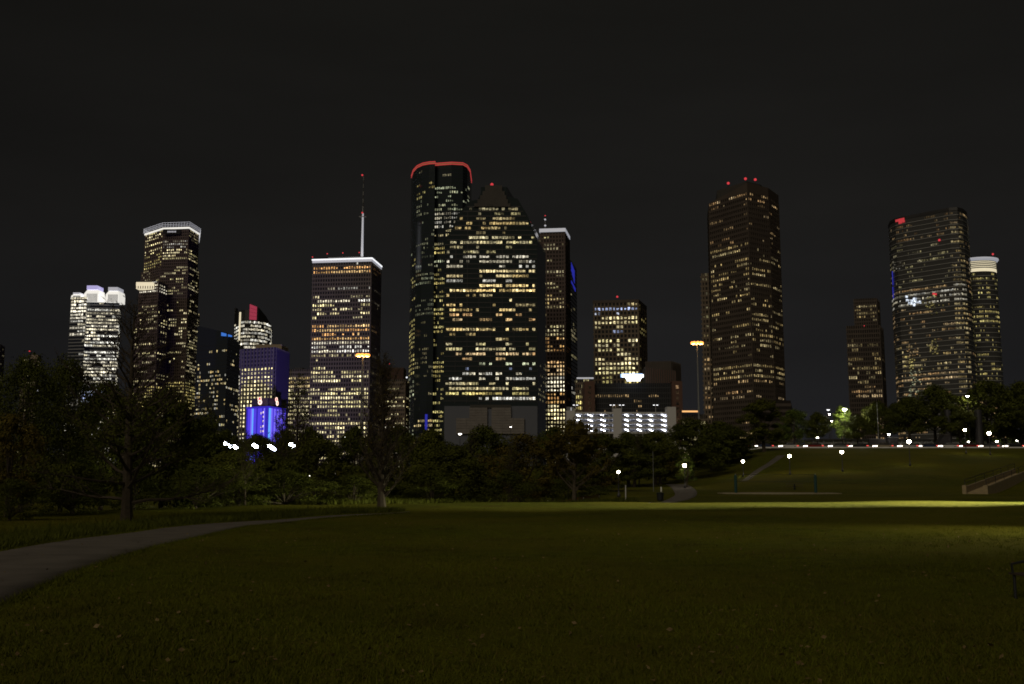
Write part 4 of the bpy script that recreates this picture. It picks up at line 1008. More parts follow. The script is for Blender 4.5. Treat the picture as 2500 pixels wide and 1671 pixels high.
for i in range(34):                           # reflected white glare on the glass, put in as glowing plates
    px, py = 2228 + rr.gauss(0, 7), 735 + rr.gauss(0, 5); px += (py - 735) * .9
    o = face_plate(px, py, rr.uniform(.5, 1.1), rr.uniform(.5, 1.0), 'window_lit', 'window'); q = rr.uniform(.5, 1.3); o.color = (.8 * q, .88 * q, 1.0 * q, 1)  # each window here is a plate of reflected glare
for (cx__, cy__, n_, pal, g_) in ((2185, 650, 10, 'white', .16), (2228, 860, 18, 'amber', .2), (2225, 890, 22, 'yellow', .4), (2232, 925, 18, 'green', .2), (2228, 955, 20, 'green', .28), (2275, 745, 26, 'yellow', .26), (2280, 850, 26, 'yellow', .16)):  # clusters of reflected glitter, also put in as glowing plates
    for i in range(n_):
        c = rr.choice(PAL[pal]); q = g_ * rr.uniform(.3, 1.4); o = face_plate(min(max(cx__ + rr.gauss(0, 9), 2182), 2370), cy__ + rr.gauss(0, 9), rr.uniform(.3, .7), rr.uniform(.3, .7), 'window_lit', 'window'); o.color = (c[0] * q, c[1] * q, c[2] * q, 1)  # each window here is a plate of reflected glitter

# --- round tower with white brim
Y = 870
cx_, cy_ = at(2416, 780, Y).x, Y + 18; rad = (at(2462, 780, Y).x - at(2371, 780, Y).x) / 2 * .97; k = 28
foot = [(cx_ + rad * math.cos(2 * math.pi * i / k), cy_ + rad * math.sin(2 * math.pi * i / k)) for i in range(k)]
SPq = [(.2, .9, .3, 'yellow', .30), (.25, 1, .6, 'yellow', .45), (.6, .8, .25, 'yellow', .30), (1, .9, .32, 'amber', .42)]
t = tower('round_tower', 'round tower with broad white lit brim at the right edge', foot, BASE, zat(661, Y), 42, {i: 3 for i in range(14, 28)}, glass='glass_grey', band='steel_pale', hs=.12, wp=.3, proud=.3, wh=.5, spec=SPq, seed=191)
O = Vector(t.location); zt = zat(661, Y) - O.z; zb = zat(627, Y) - O.z
mb = MB(); mb.lathe([(rad + .1, zt), (rad + .1, zb - 3)], k); kk = mb.build('crown', 'crown_cream', t)
for i in range(5):
    z = zt + 3.0 + i * 1.55; mb = MB(); mb.lathe([(rad + .12, z), (rad + .5, z + .1), (rad + .5, z + .75), (rad + .12, z + .85)], k); mb.build('louvre_ring', 'steel_grey', kk)
mb = MB(); mb.lathe([(rad - 2, zb - 3), (rad + 1.0, zb - 2.6), (rad + 2.3, zb - 1), (rad + 2.3, zb), (rad - 3, zb + .6)], k); mb.build('brim', 'crown_white', kk)
beacon(t, 2424, 621, Y + 10, 1.2)

# ------------------------------------------------------------------ trees
def leaf_cloud(rs, centers, radii, per, size, flat=.75):
    n = len(centers) * per
    c = np.repeat(np.asarray(centers), per, 0); r = np.repeat(np.asarray(radii), per)
    d_ = rs.normal(size=(n, 3)); d_ /= np.linalg.norm(d_, axis=1)[:, None]
    p = c + d_ * (r * rs.uniform(.25, 1.0, n) ** .6)[:, None] * np.array([1, 1, flat])
    nn_ = d_ * .9 + np.array([0, 0, .35]) + rs.normal(size=(n, 3)) * .45; nn_ /= np.linalg.norm(nn_, axis=1)[:, None]
    a_ = np.cross(nn_, rs.normal(size=(n, 3))); a_ /= np.linalg.norm(a_, axis=1)[:, None] + 1e-9
    b_ = np.cross(nn_, a_)
    s = size * rs.uniform(.6, 1.35, n)[:, None]
    v = np.stack([p - a_ * s, p + b_ * s * .42, p + a_ * s, p - b_ * s * .42], 1).reshape(-1, 3)
    return v, np.arange(len(v)).reshape(-1, 4)

def leafy(seed, name, m, clumps=70, per=90, size=.22, shape=(1, 1), trunk_h=.22, bark='bark', H=10.0, Rr=4.0, hole=.12):
    """unit tree about H tall and 2*Rr wide: (trunk mesh, crown mesh)"""
    rs = np.random.RandomState(seed); r_ = random.Random(seed)
    cen, rad_ = [], []
    z0_ = H * trunk_h
    while len(cen) < clumps:
        t_ = r_.uniform(0, 1); prof_ = math.sin(math.pi * min(1, (t_ * .86 + .14)) ** shape[0]) ** .7
        ang = r_.uniform(0, 2 * math.pi); rr_ = Rr * prof_ * math.sqrt(r_.uniform(.10, 1)) * (1 + .22 * math.sin(ang * 3 + seed) + .12 * math.sin(ang * 5 + t_ * 7))
        if r_.random() < hole: continue
        cen.append((rr_ * math.cos(ang), rr_ * math.sin(ang), z0_ + (H - z0_) * t_ * .95)); rad_.append(Rr * r_.uniform(.16, .34))
    v, f = leaf_cloud(rs, cen, rad_, per, size)
    crown = np_mesh(name + '_crown', v, f, m)
    mb = MB(); lean = r_.uniform(-.4, .4)
    pts = [(0, 0, -.4), (lean * .2, .05, z0_ * .6), (lean * .5, .1, z0_ * 1.2), (lean, .2, H * .55), (lean * 1.2, .1, H * .85)]
    mb.tube(pts, [H * .030, H * .022, H * .018, H * .010, H * .003], 7)
    for q in range(14):
        c = cen[r_.randrange(len(cen))]; zz = r_.uniform(.8, 1.5) * z0_ if c[2] > z0_ * 1.5 else z0_ * .8
        a_ = Vector((lean * .5, .1, min(zz, c[2]))); b_ = Vector(c); m1 = a_.lerp(b_, .5) + Vector((r_.uniform(-.3, .3), r_.uniform(-.3, .3), r_.uniform(0, .5)))
        mb.tube([a_, m1, b_], [H * .010, H * .006, H * .002], 5)
    return mb.mesh(name + '_trunk', bark), crown

def conic(seed, H, Rr, tr, up=.35, nb=46, clear=.12, leafn=0, leaf='leaf_olive', bark='bark', size=.12, droop=0., fork=False, power=.9, sub=7, low=1.0, tw=5, leaf_top=1.0):
    """tree with a straight leader and long side branches, branchlets and twigs"""
    r_ = random.Random(seed); rs = np.random.RandomState(seed); mb = MB(); tips = []
    lead = []; x = y = 0.
    for i in range(12):
        t_ = i / 11; lead.append(Vector((x, y, -.3 + (H + .3) * t_))); x += r_.uniform(-.05, .05) * H * .08; y += r_.uniform(-.05, .05) * H * .08
    mb.tube(lead, [tr * (1.25 if i == 0 else 1) * (1 - i / 11.6) ** 1.1 + .008 for i in range(12)], 8)
    def pos(t_):
        q = t_ * 11; i = min(int(q), 10); return lead[i].lerp(lead[i + 1], q - i)
    def limb(p, d_, L, r0, level):
        n_ = 6 if level == 0 else 4; pts = [p.copy()]; q = p.copy(); dd = d_.copy()
        for i in range(n_):
            dd = (dd + Vector((r_.gauss(0, .13), r_.gauss(0, .13), r_.gauss(0, .09) + (up * .12 if level == 0 else .04) - droop * .1))).normalized(); q = q + dd * (L / n_); pts.append(q.copy())
        mb.tube(pts, [max(r0 * (1 - i / (n_ + .5)), .006) for i in range(n_ + 1)], 5 if level == 0 else 3)
        tips.append(pts[-1])
        if level < 2:
            m_ = sub if level == 0 else tw
            for k in range(m_):
                t_ = r_.uniform(.22, 1); i = min(int(t_ * n_), n_ - 1); b_ = pts[i].lerp(pts[i + 1], t_ * n_ - i); dr = (pts[i + 1] - pts[i]).normalized()
                sd = dr.cross(Vector((0, 0, 1))); sd = sd.normalized() if sd.length > 1e-4 else Vector((1, 0, 0))
                nd = (dr * .65 + sd * r_.choice((-1, 1)) * r_.uniform(.4, .9) + Vector((0, 0, r_.uniform(-.15, .45)))).normalized()
                limb(b_, nd, L * r_.uniform(.28, .5) * (1.1 - .5 * t_), r0 * .42, level + 1)
        else: tips.append(pts[2])
    for k in range(nb):
        t_ = clear + (1 - clear) * ((k + r_.random()) / nb) ** .85 * .97
        az = k * 2.399 + r_.uniform(-.5, .5); L = Rr * (1 - t_) ** power * r_.uniform(.7, 1.12) * (low if t_ < .25 else 1) + H * .03
        el = up + .55 * t_ + r_.uniform(-.15, .15)
        d_ = Vector((math.cos(az) * math.cos(el), math.sin(az) * math.cos(el), math.sin(el)))
        limb(pos(t_), d_, L, tr * .34 * (1 - t_) ** .7 + .012, 0)
    if fork:
        p = pos(.18); d_ = Vector((.55, -.1, .8)).normalized(); limb(p, d_, Rr * .9, tr * .6, 0); limb(pos(.2), Vector((-.6, .2, .7)).normalized(), Rr * .8, tr * .45, 0)
    crown = None
    if leafn:
        tp = np.array([tuple(q) for q in tips if q.z < H * leaf_top * r_.uniform(.75, 1.1)]); idx = rs.randint(0, len(tp), leafn)
        v, f = leaf_cloud(rs, tp[idx], np.full(leafn, H * .028), 4, size, 1.0); crown = np_mesh('foliage', v, f, leaf)
    return mb.mesh('trunk_branches', bark), crown

V = dict(
    oak=leafy(1, 'oak', 'leaf_dark', 85, 210, 0.16), broad=leafy(2, 'broad', 'leaf_olive', 80, 200, 0.16, shape=(.85, 1), Rr=4.6), round=leafy(3, 'round', 'leaf_dark', 70, 210, 0.165, Rr=4.2),
    tall=leafy(4, 'tall', 'leaf_olive', 75, 190, 0.155, shape=(1.15, 1), Rr=3.2), brown=leafy(5, 'brown', 'leaf_brown', 70, 150, 0.14, Rr=4.0, hole=.3), street=leafy(6, 'street', 'leaf_green', 60, 170, 0.17, Rr=4.2, trunk_h=.34),
    grove=leafy(10, 'grove', 'leaf_dark', 70, 190, .17, Rr=4.4, trunk_h=.40), near=leafy(7, 'near', 'leaf_dark', 150, 170, .105, Rr=4.4, trunk_h=.1), shrub=leafy(8, 'shrub', 'leaf_dark', 55, 200, 0.15, trunk_h=.04, Rr=5.2, shape=(.7, 1)), airy=leafy(9, 'airy', 'leaf_green', 45, 110, 0.15, Rr=4.0, hole=.3))
VW = dict(grove=9.2, oak=8.6, broad=9.6, round=9, tall=7, brown=8.6, street=9, near=9.4, shrub=11, airy=8.4)
names_ = dict(grove='street_tree', oak='oak_tree', broad='broad_tree', round='leafy_tree', tall='tall_tree', brown='brown_tree', street='street_tree', near='leafy_tree', shrub='shrub', airy='young_tree')
tree_group = {}
def tree(kind, px, topy, wpx, Y, label, rz=None, base=None, group='trees along the park'):
    x = at(px, HOR, Y).x; z = hz(x, Y) if base is None else base
    h_ = zat(topy, Y) - z; w_ = wpx / F * Y
    t = thing(names_[kind], label, 'shrub' if kind == 'shrub' else 'tree', (x, Y, z), rnd.uniform(0, 6.28) if rz is None else rz, group)
    tm, cm = V[kind]
    t.scale = (w_ / VW[kind], w_ / VW[kind], h_ / 10.0)
    link('trunk', tm, t); link('crown', cm, t)
    return t

T = [ # kind, px, top y, width px, distance, label
 ('near', 55, 868, 250, 66, 'dark leafy tree filling the lower left edge below the sliver tower'),
 ('near', 150, 872, 230, 72, 'dense dark leafy tree just left of the spreading bare cypress'),
 ('oak', 250, 930, 230, 84, 'dark leafy tree standing behind the left limbs of the spreading cypress'),
 ('oak', 395, 950, 250, 86, 'dark leafy tree below the tall stepped tower behind the cypress'),
 ('round', 490, 1030, 180, 92, 'dark round tree below the blue glass wedge building'),
 ('brown', 20, 1010, 200, 58, 'brownish thin tree at the left edge under the leafy crowns'),
 ('broad', 560, 1105, 210, 84, 'low olive tree in front of the leftmost white floodlights'),
 ('tall', 665, 1112, 170, 88, 'low dark tree in front of the floodlights below the blue pavilion'),
 ('broad', 775, 1075, 210, 96, 'olive tree below the antenna tower beside the thin pale pole'),
 ('round', 862, 1045, 150, 120, 'dark tree just left of the slim bare cypress trunk'),
 ('round', 965, 1040, 180, 125, 'dark tree just right of the slim bare cypress trunk'),
 ('broad', 1050, 1052, 170, 118, 'olive tree under the neon topped tower'),
 ('oak', 1180, 1040, 190, 112, 'rounded dark tree below the black glass temple tower'),
 ('broad', 1100, 1090, 230, 98, 'wide olive tree in the middle of the tree belt below two small lamps'),
 ('brown', 1275, 1060, 210, 100, 'brownish tree between the temple tower and the forked tree'),
 ('round', 1350, 1044, 160, 128, 'dark tree below the slim gridded tower'),
 ('tall', 1470, 1058, 160, 150, 'dark tree below the left half of the parking garage'),
 ('round', 1535, 1058, 150, 185, 'dark tree below the right half of the parking garage'),
 ('broad', 1600, 1056, 160, 190, 'dark tree below the garage stair tower'),
 ('oak', 1690, 1022, 170, 200, 'dark tree below the orange roof strip and sodium mast'),
 ('brown', 1612, 1085, 130, 190, 'brownish tree behind the lamp on the winding footpath'),
 ('round', 1760, 1030, 170, 222, 'dark tree below the faceted tower left of its tall neighbour'),
 ('tall', 1868, 975, 130, 235, 'tall dark tree rising in front of the faceted tower right corner'),
 ('oak', 1775, 1058, 150, 226, 'wide dark tree above the lamps at the foot of the embankment'),
 ('round', 1548, 1100, 150, 178, 'low dark tree above the double lamp by the footpath'),
 ('broad', 930, 1115, 230, 95, 'wide low tree behind the trunk of the slim bare cypress'),
 ('round', 545, 1052, 130, 240, 'dark tree behind the leftmost floodlights below the wedge building'),
 ('round', 628, 1062, 150, 238, 'dark tree hiding the foot of the blue pavilion left half'),
 ('oak', 694, 1048, 90, 242, 'dark tree hiding the foot of the blue pavilion right half'),
 ('round', 755, 1045, 110, 244, 'dark tree hiding the foot of the mid rise block'),
 ('shrub', 622, 1066, 130, 234, 'dark bush mass at the foot of the blue pavilion left corner'),
 ('shrub', 692, 1060, 120, 235, 'dark bush mass at the foot of the blue pavilion right corner'),
 ('shrub', 700, 1150, 260, 80, 'dark shrub mass left of the slim bare cypress base'),
 ('shrub', 480, 1135, 240, 72, 'dark shrub mass right of the spreading cypress trunk'),
 ('shrub', 180, 1130, 260, 64, 'dark shrub mass left of the spreading cypress trunk'),
 ('shrub', 1060, 1150, 240, 90, 'dark shrub mass beside the grassy verge in the middle'),
 ('shrub', 1240, 1150, 200, 92, 'dark shrub mass left of the orange mesh fence'),
 ('shrub', 860, 1160, 200, 84, 'dark shrub mass at the foot of the slim bare cypress'),
 ('shrub', 330, 1120, 200, 70, 'dark shrub mass right behind the spreading cypress trunk'),
 ('shrub', 1470, 1150, 150, 150, 'dark shrub mass behind the double lamp post'),
 ('shrub', 585, 1150, 200, 78, 'dark shrub mass under the bright floodlights'),
 ('shrub', 1390, 1160, 200, 110, 'dark shrub mass behind the forked tree'),
 ('shrub', 1735, 1120, 130, 215, 'dark shrub mass left of the pale hillside path'),
 ('shrub', 30, 1170, 180, 52, 'dark shrub mass at the far left verge'),
 ('shrub', 1625, 1135, 100, 205, 'dark shrub mass behind the lamp lit young tree'),
]
for i, a_ in enumerate(T): tree(*a_)
tree('airy', 1676, 1108, 66, 171, 'young tree lit bright green by the footpath lamp inside it')
# street trees along the parkway
for (kind, px, ty, w_, Y, lab) in (
 ('street', 1945, 1000, 90, 285, 'street tree with twisted crown right of the faceted tower'),
 ('grove', 2000, 1010, 80, 281, 'dark street tree behind the parkway left of the lit round tree'),
 ('street', 2062, 992, 58, 292, 'round street tree lit pale green by a street lamp'),
 ('grove', 2098, 1015, 75, 281, 'dark street tree just right of the pale lit tree'),
 ('grove', 2150, 985, 120, 284, 'dark street tree below the setback tower'),
 ('grove', 2225, 975, 130, 282, 'dark street tree below the oval tower left half'),
 ('grove', 2290, 946, 150, 288, 'big dark street tree below the oval tower right half'),
 ('grove', 2350, 1000, 110, 279, 'thin leafed street tree beside the two brightest park lamps'),
 ('oak', 2420, 930, 190, 284, 'large dark street tree below the round tower'),
 ('round', 2500, 934, 160, 290, 'large dark street tree cut by the right edge'),
 ('street', 2462, 1040, 70, 300, 'green lit street tree behind the parkway at far right'),
 ('street', 2378, 1055, 60, 310, 'green lit small street tree between the dark thick trunks'),
 ('shrub', 1930, 1060, 120, 300, 'dark hedge like bush behind the parkway left end')):
    tree(kind, px, ty, w_, Y, lab, base=9.2, group='trees behind the parkway')

def special(label, px, by, meshes, Y=None, rz=0, name='cypress_tree'):
    p = ground_hit(px, by) if Y is None else Vector((at(px, by, Y).x, Y, hz(at(px, by, Y).x, Y)))
    t = thing(name, label, 'tree', p, rz, 'bare cypress trees'); link('trunk', meshes[0], t)
    if meshes[1]: link('crown', meshes[1], t)
    return t
pz = ground_hit(310, 1272)
special('wide spreading bare cypress with low crooked limbs near the path at left', 310, 1272, conic(31, 11.2, 5.6, .30, up=.22, nb=54, clear=.09, leafn=2600, leaf='leaf_olive', bark='bark', size=.06, sub=8, low=1.15, power=.62, tw=6, leaf_top=.55), rz=.4)
special('slim upright bare cypress in front of the louvred block', 932, 1243, conic(32, 9.8, 3.3, .30, up=.8, nb=74, clear=.07, leafn=500, leaf='leaf_brown', size=.06, sub=9, power=.42, tw=5), rz=.2)
special('forked low cypress beside the orange mesh fence', 1402, 1234, conic(33, 7.1, 4.6, .23, up=.25, nb=44, clear=.2, leafn=5200, leaf='leaf_brown', bark='bark_pale', size=.10, fork=True, sub=7, power=.6), Y=92, rz=0)
fine = conic(34, 9, 3.0, .13, up=.6, nb=44, clear=.2, leafn=300, leaf='leaf_olive', size=.09, sub=6, power=.6)
for (px, ty, Y, lab) in ((725, 930, 110, 'thin twiggy tree in front of the mid rise block'), (688, 1000, 130, 'thin twiggy tree in front of the blue pavilion'), (600, 1060, 76, 'thin twiggy tree between the two pairs of floodlights'),
                        (1150, 1060, 110, 'thin twiggy tree in front of the stone base of the temple tower'), (1250, 1075, 96, 'thin twiggy tree left of the forked cypress'), (505, 1000, 100, 'thin twiggy tree below the sloping glass wedge roof'),
                        (1560, 1060, 182, 'thin twiggy tree below the garage near the tall thin post')):
    x = at(px, HOR, Y).x; z = hz(x, Y); t = thing('twiggy_tree', lab, 'tree', (x, Y, z), rnd.uniform(0, 6), 'bare cypress trees'); s_ = (zat(ty, Y) - z) / 9; t.scale = (s_, s_, s_)
    link('trunk', fine[0], t); link('crown', fine[1], t)

# weeds along the verge beyond the path
rs = np.random.RandomState(5)
def blades(n, xs_, ys_, hmin, hmax, wid, m, name, label, lean=.35):
    z = Hgt(xs_, ys_); h_ = rs.uniform(hmin, hmax, n); a_ = rs.uniform(0, 2 * np.pi, n)
    wv = np.stack([np.cos(a_), np.sin(a_), np.zeros(n)], 1) * (wid * rs.uniform(.6, 1.4, n) / 2)[:, None]
    ln = rs.normal(size=(n, 2)) * lean
    b_ = np.stack([xs_, ys_, z - .01], 1); tip = b_ + np.stack([ln[:, 0] * h_, ln[:, 1] * h_, h_], 1)
    v = np.stack([b_ - wv, b_ + wv, tip], 1).reshape(-1, 3)
    o = link(name, np_mesh(name, v, np.arange(len(v)).reshape(-1, 3), m)); o['kind'] = 'stuff'; o['label'] = label; o['category'] = 'grass'; return o
plA = np.array(pl, float); prA = np.array(pr, float)
seg = rs.randint(1, len(plA) - 1, 26000); tt = rs.uniform(0, 1, 26000)[:, None]
q = plA[seg] * (1 - tt) + plA[seg + 1 - (seg == len(plA) - 1)] * tt
nrmv = np.array([-.75, .66]); off = .35 + np.abs(rs.normal(0, 2.2, 26000))
q = q + nrmv * off[:, None]
blades(26000, q[:, 0], q[:, 1], .08, .38, .05, 'weed', 'undergrowth', 'rough weeds along the far side of the pale path')
n_ = 16000; xx = rs.uniform(-14, 11, n_); yy_ = rs.normal(93, 1.8, n_) - np.maximum(-xx - 2, 0) * .9
blades(n_, xx, yy_, .10, .55, .07, 'weed', 'undergrowth', 'rough weeds at the lawn edge below the tree belt')
# the near lawn
n_ = 420000
yy_ = 9.5 + 68 * rs.uniform(0, 1, n_) ** 1.5; yy_ = yy_[rs.uniform(0, 1, n_) < np.clip((78 - yy_) / 42, 0, 1)]; n_ = len(yy_); xx = rs.uniform(-.54, .54, n_) * yy_
# keep off the path
def inside_path(x, y):
    L1 = np.interp(y, plA[:, 1], plA[:, 0]); R1 = np.interp(y, prA[:, 1], prA[:, 0]); return (x > L1 - .05) & (x < R1 + .05 * np.sin(y * 9)) & (y < 82)
keep = ~inside_path(xx, yy_); patch = np.sin(xx * .7 + 2 * np.sin(yy_ * .3)) * np.sin(yy_ * .55 + xx * .2) + rs.normal(0, .6, n_); keep &= patch > -.55
xx, yy_ = xx[keep], yy_[keep]; dry = rs.uniform(0, 1, len(xx)) < .10
blades(int((~dry).sum()), xx[~dry], yy_[~dry], .025, .075, .014, 'blade', 'grass', 'short dark olive lawn grass in the foreground', .7)
blades(int(dry.sum()), xx[dry], yy_[dry], .03, .10, .012, 'blade_dry', 'grass', 'dry pale grass blades scattered in the lawn', .6)

# taller tufts
nc_ = 2300; ky = 9.8 + 66 * rs.uniform(0, 1, nc_) ** 1.5; ky = ky[rs.uniform(0, 1, nc_) < np.clip((76 - ky) / 40, 0, 1)]; nc_ = len(ky); kx = rs.uniform(-.52, .52, nc_) * ky
kx, ky = np.repeat(kx, 22) + rs.normal(0, .09, nc_ * 22), np.repeat(ky, 22) + rs.normal(0, .09, nc_ * 22)
kp = ~inside_path(kx, ky); kx, ky = kx[kp], ky[kp]
blades(len(kx), kx, ky, .05, .16, .013, 'blade', 'grass', 'taller grass tufts standing out of the lawn', .45)
# fallen leaves
n_ = 900; ly = 10 + 45 * rs.uniform(0, 1, n_) ** 1.3; lx_ = rs.uniform(-.5, .5, n_) * ly; lz = Hgt(lx_, ly) + .045
a_ = rs.normal(size=(n_, 3)) * np.array([1, 1, .3]); a_ /= np.linalg.norm(a_, axis=1)[:, None]; b_ = np.cross(a_, rs.normal(size=(n_, 3)) * np.array([.25, .25, 1])); b_ /= np.linalg.norm(b_, axis=1)[:, None]
p_ = np.stack([lx_, ly, lz], 1); s_ = rs.uniform(.02, .055, n_)[:, None]
v = np.stack([p_ - a_ * s_, p_ + b_ * s_ * .6, p_ + a_ * s_, p_ - b_ * s_ * .6], 1).reshape(-1, 3)
o = link('fallen_leaves', np_mesh('fallen_leaves', v, np.arange(len(v)).reshape(-1, 4), 'dead_leaf')); o['kind'] = 'stuff'; o['label'] = 'dry fallen leaves scattered over the lawn and path'; o['category'] = 'leaves'
# grass creeping over the path edge
for edge, nm in ((plA, 'l'), (prA, 'r')):
    k_ = 9000; sg = rs.randint(0, len(edge) - 1, k_); tt = rs.uniform(0, 1, k_)[:, None]; q = edge[sg] * (1 - tt) + edge[sg + 1] * tt
    q = q + rs.normal(0, .10, (k_, 2)) + np.array([.1, -.1]) * (1 if nm == 'r' else -1)
    blades(k_, q[:, 0], q[:, 1], .05, .13, .02, 'blade', 'grass', 'grass fringe creeping over the %s edge of the path' % ('near' if nm == 'r' else 'far'), .6)
# ------------------------------------------------------------------ park lamps
def lathe_mesh(name, prof_, m, k=12, smooth=True): mb = MB(); mb.lathe(prof_, k); return mb.mesh(name, m, smooth)
globe_me = lathe_mesh('globe', [(.06, -.34), (.24, -.28), (.36, -.08), (.36, .08), (.26, .26), (.08, .34)], 'lamp_warm_white', 12)
cap_me = lathe_mesh('cap', [(.30, .27), (.22, .40), (.05, .52)], 'steel_dark', 10)
base_me = lathe_mesh('base', [(.22, 0), (.22, .25), (.12, .4), (.09, .7)], 'steel_dark', 10)
def park_lamp(px, hy, by, label, Y=None, size=1.0, globe=None):
    p = ground_hit(px, by) if Y is None else Vector((at(px, HOR, Y).x, Y, hz(at(px, HOR, Y).x, Y)))
    zt = zat(hy, p.y); h_ = zt - p.z
    t = thing('park_lamp', label, 'lamp', p, 0, 'globe lamps in the park')
    link('base', base_me, t)
    mb = MB(); mb.tube([(0, 0, .3), (0, 0, h_ - .3 * size)], [.09, .06], 8); mb.build('post', 'steel_dark', t)
    size *= .82; g_ = link('globe', globe or globe_me, t, (0, 0, h_)); g_.scale = (size,) * 3
    c = link('cap', cap_me, t, (0, 0, h_)); c.scale = (size,) * 3
    return t
for a_ in ((1510, 1153, 1189, 'lamp on the shady footpath left of the tall thin post', 118, .55),
           (1672, 1137, 1181, 'lamp shining inside the lit young tree', 168, 1.0),
           (1815, 1127, 1168, 'lamp at the foot of the pale hillside path', 190, .9),
           (1929, 1114, 1160, 'lamp on the slope behind the volleyball posts', None, 1.0),
           (2057, 1104, 1152, 'lamp on the slope standing before the parkway traffic', None, 1.0),
           (2222, 1079, 1138, 'bright lamp on the middle of the grassy slope', None, 1.2),
           (2359, 1050, 1108, 'lamp before the thin leafed street tree', None, 1.0),
           (2418, 1058, 1112, 'brightest lamp of the slope near the right edge', None, 1.25)):
    park_lamp(a_[0], a_[1], a_[2], a_[3], a_[4], a_[5])

def street_lamp(px, py, Y, label, m='lamp_small', w_=.7, z0_=None, arm=0, group='small street lamps'):
    x = at(px, py, Y).x; zb = hz(x, Y) if z0_ is None else z0_; zt = zat(py, Y)
    t = thing('street_lamp', label, 'lamp', (x, Y, zb), 0, group); h_ = zt - zb
    mb = MB(); mb.tube([(arm, .1, -.2), (arm, .1, h_ * .8), (arm * .8, .1, h_), (0, 0, h_ + .12)], [.12, .09, .07, .05], 6); mb.build('post', 'steel_dark', t)
    mb = MB(); mb.loft([[(-w_ / 2, -.2, h_ + .1), (w_ / 2, -.2, h_ + .1), (w_ / 2, .2, h_ + .1), (-w_ / 2, .2, h_ + .1)], [(-w_ * .3, -.12, h_ + .28), (w_ * .3, -.12, h_ + .28), (w_ * .3, .12, h_ + .28), (-w_ * .3, .12, h_ + .28)]]); k = mb.build('lamp_head', 'steel_dark', t)
    mb = MB(); mb.lathe([(.08, h_ - .22 * w_), (w_ * .36, h_ - .08), (w_ * .36, h_ + .09)], 8); mb.build('bulb', m, k)
    return t
for (px, py, Y, lab, m_, w_) in (
 (27, 1143, 95, 'small white lamp low among trees at the left edge', 'lamp_small', .45),
 (92, 955, 180, 'tiny lamp glimpsed through the left leafy crowns', 'lamp_pale', .5),
 (457, 1088, 200, 'tiny lamp right of the spreading cypress crown', 'lamp_small', .5),
 (400, 1056, 260, 'tiny lamp seen through the cypress twigs', 'lamp_small', .5),
 (845, 1067, 210, 'small round lamp right of the thin pale pole', 'lamp_small', .75),
 (757, 1163, 120, 'tiny white lamp low in the dark belt below the floodlights', 'lamp_small', .25),
 (752, 1096, 190, 'tiny white lamp right of the last floodlight', 'lamp_small', .5),
 (900, 1098, 180, 'tiny lamp left of the slim bare cypress trunk', 'lamp_small', .35),
 (1081, 1120, 150, 'tiny white dot lamp right of the slim bare cypress', 'lamp_small', .25),
 (1146, 1165, 120, 'white lamp low in the tree belt under the temple tower', 'lamp_small', .35),
 (1123, 1060, 230, 'pale street lamp at the stone base of the temple tower', 'lamp_small', 1.0),
 (1247, 1043, 260, 'small lamp against the right stone base of the temple tower', 'lamp_small', .6),
 (1468, 1087, 175, 'tiny pinkish lamp above the forked cypress right side', 'lamp_small', .45),
 (2008, 1029, 330, 'tiny white lamp below the setback tower in the gap', 'lamp_small', .8),
 (2030, 1029, 335, 'tiny bluish lamp left of the pale lit tree', 'lamp_small', .9),
 (2025, 1012, 340, 'small twin white lamp above the gap left of the pale lit tree', 'lamp_small', .9),
 (2022, 1001, 345, 'dim wide street lamp high in the gap by the setback tower', 'lamp_pale', 1.6),
 (2062, 1000, 286, 'dim wide street lamp just over the pale lit tree', 'lamp_bright', 1.4),
 (2362, 968, 278, 'white street lamp high among the dark trees at right', 'lamp_canopy', .9),
 (2170, 1061, 272, 'small lamp behind the parkway below the oval tower', 'lamp_small', .9),
 (1996, 1069, 274, 'small pink white lamp behind the parkway at left', 'lamp_small', .8),
 (2365, 1079, 296, 'low lamp between the thick trunks at right', 'lamp_small', .9),
 (2434, 1078, 298, 'low yellow lamp behind the brightest park lamp', 'lamp_warm_white', 1.0),
 (2483, 1076, 296, 'low greenish lamp at the right edge', 'lamp_small', .9)):
    street_lamp(px, py, Y, lab, 'lamp_street' if px > 1900 and m_ == 'lamp_small' else m_, w_, 9.2 if px > 1900 else None)

# floodlights
for (px, py, lab, heads) in ((556, 1086, 'floodlight mast with a bright double head left of the pavilion', 3), (576, 1092, 'floodlight mast just right of the brightest floodlight', 2), (626, 1090, 'bluish floodlight mast below the pavilion left side', 2), (664, 1092, 'floodlight mast below the pavilion right side', 3), (716, 1088, 'floodlight mast right of the pavilion', 2)):
    Y = 205; x = at(px, py, Y).x; zb = hz(x, Y); zt = zat(py, Y) - zb
    t = thing('floodlight', lab, 'floodlight', (x, Y, zb), 0, 'white floodlights below the pavilion')
    mb = MB(); mb.tube([(0, .3, -.3), (0, .3, zt)], [.14, .09], 6); mb.build('mast', 'steel_dark', t)
    mb = MB(); mb.box(-.9, .9, .2, .4, zt - .06, zt + .06); mb.build('crossbar', 'steel_dark', t)
    for h_ in range(heads):
        hx = -.45 + h_ * .5; mb = MB(); z = zt + .2 - h_ * .32
        mb.box(hx - .4, hx + .4, -.1, .15, z - .3, z + .3); k = mb.build('lamp_housing', 'steel_dark', t)
        mb = MB(); mb.lathe([(.02, -.02), (.30, 0), (.30, .05)], 10); o = mb.build('lens', 'flood_white', k); o.location = (hx, -.12, z); o.rotation_euler = (R(90), 0, 0); o.scale = (1.25, 1.0, 1)

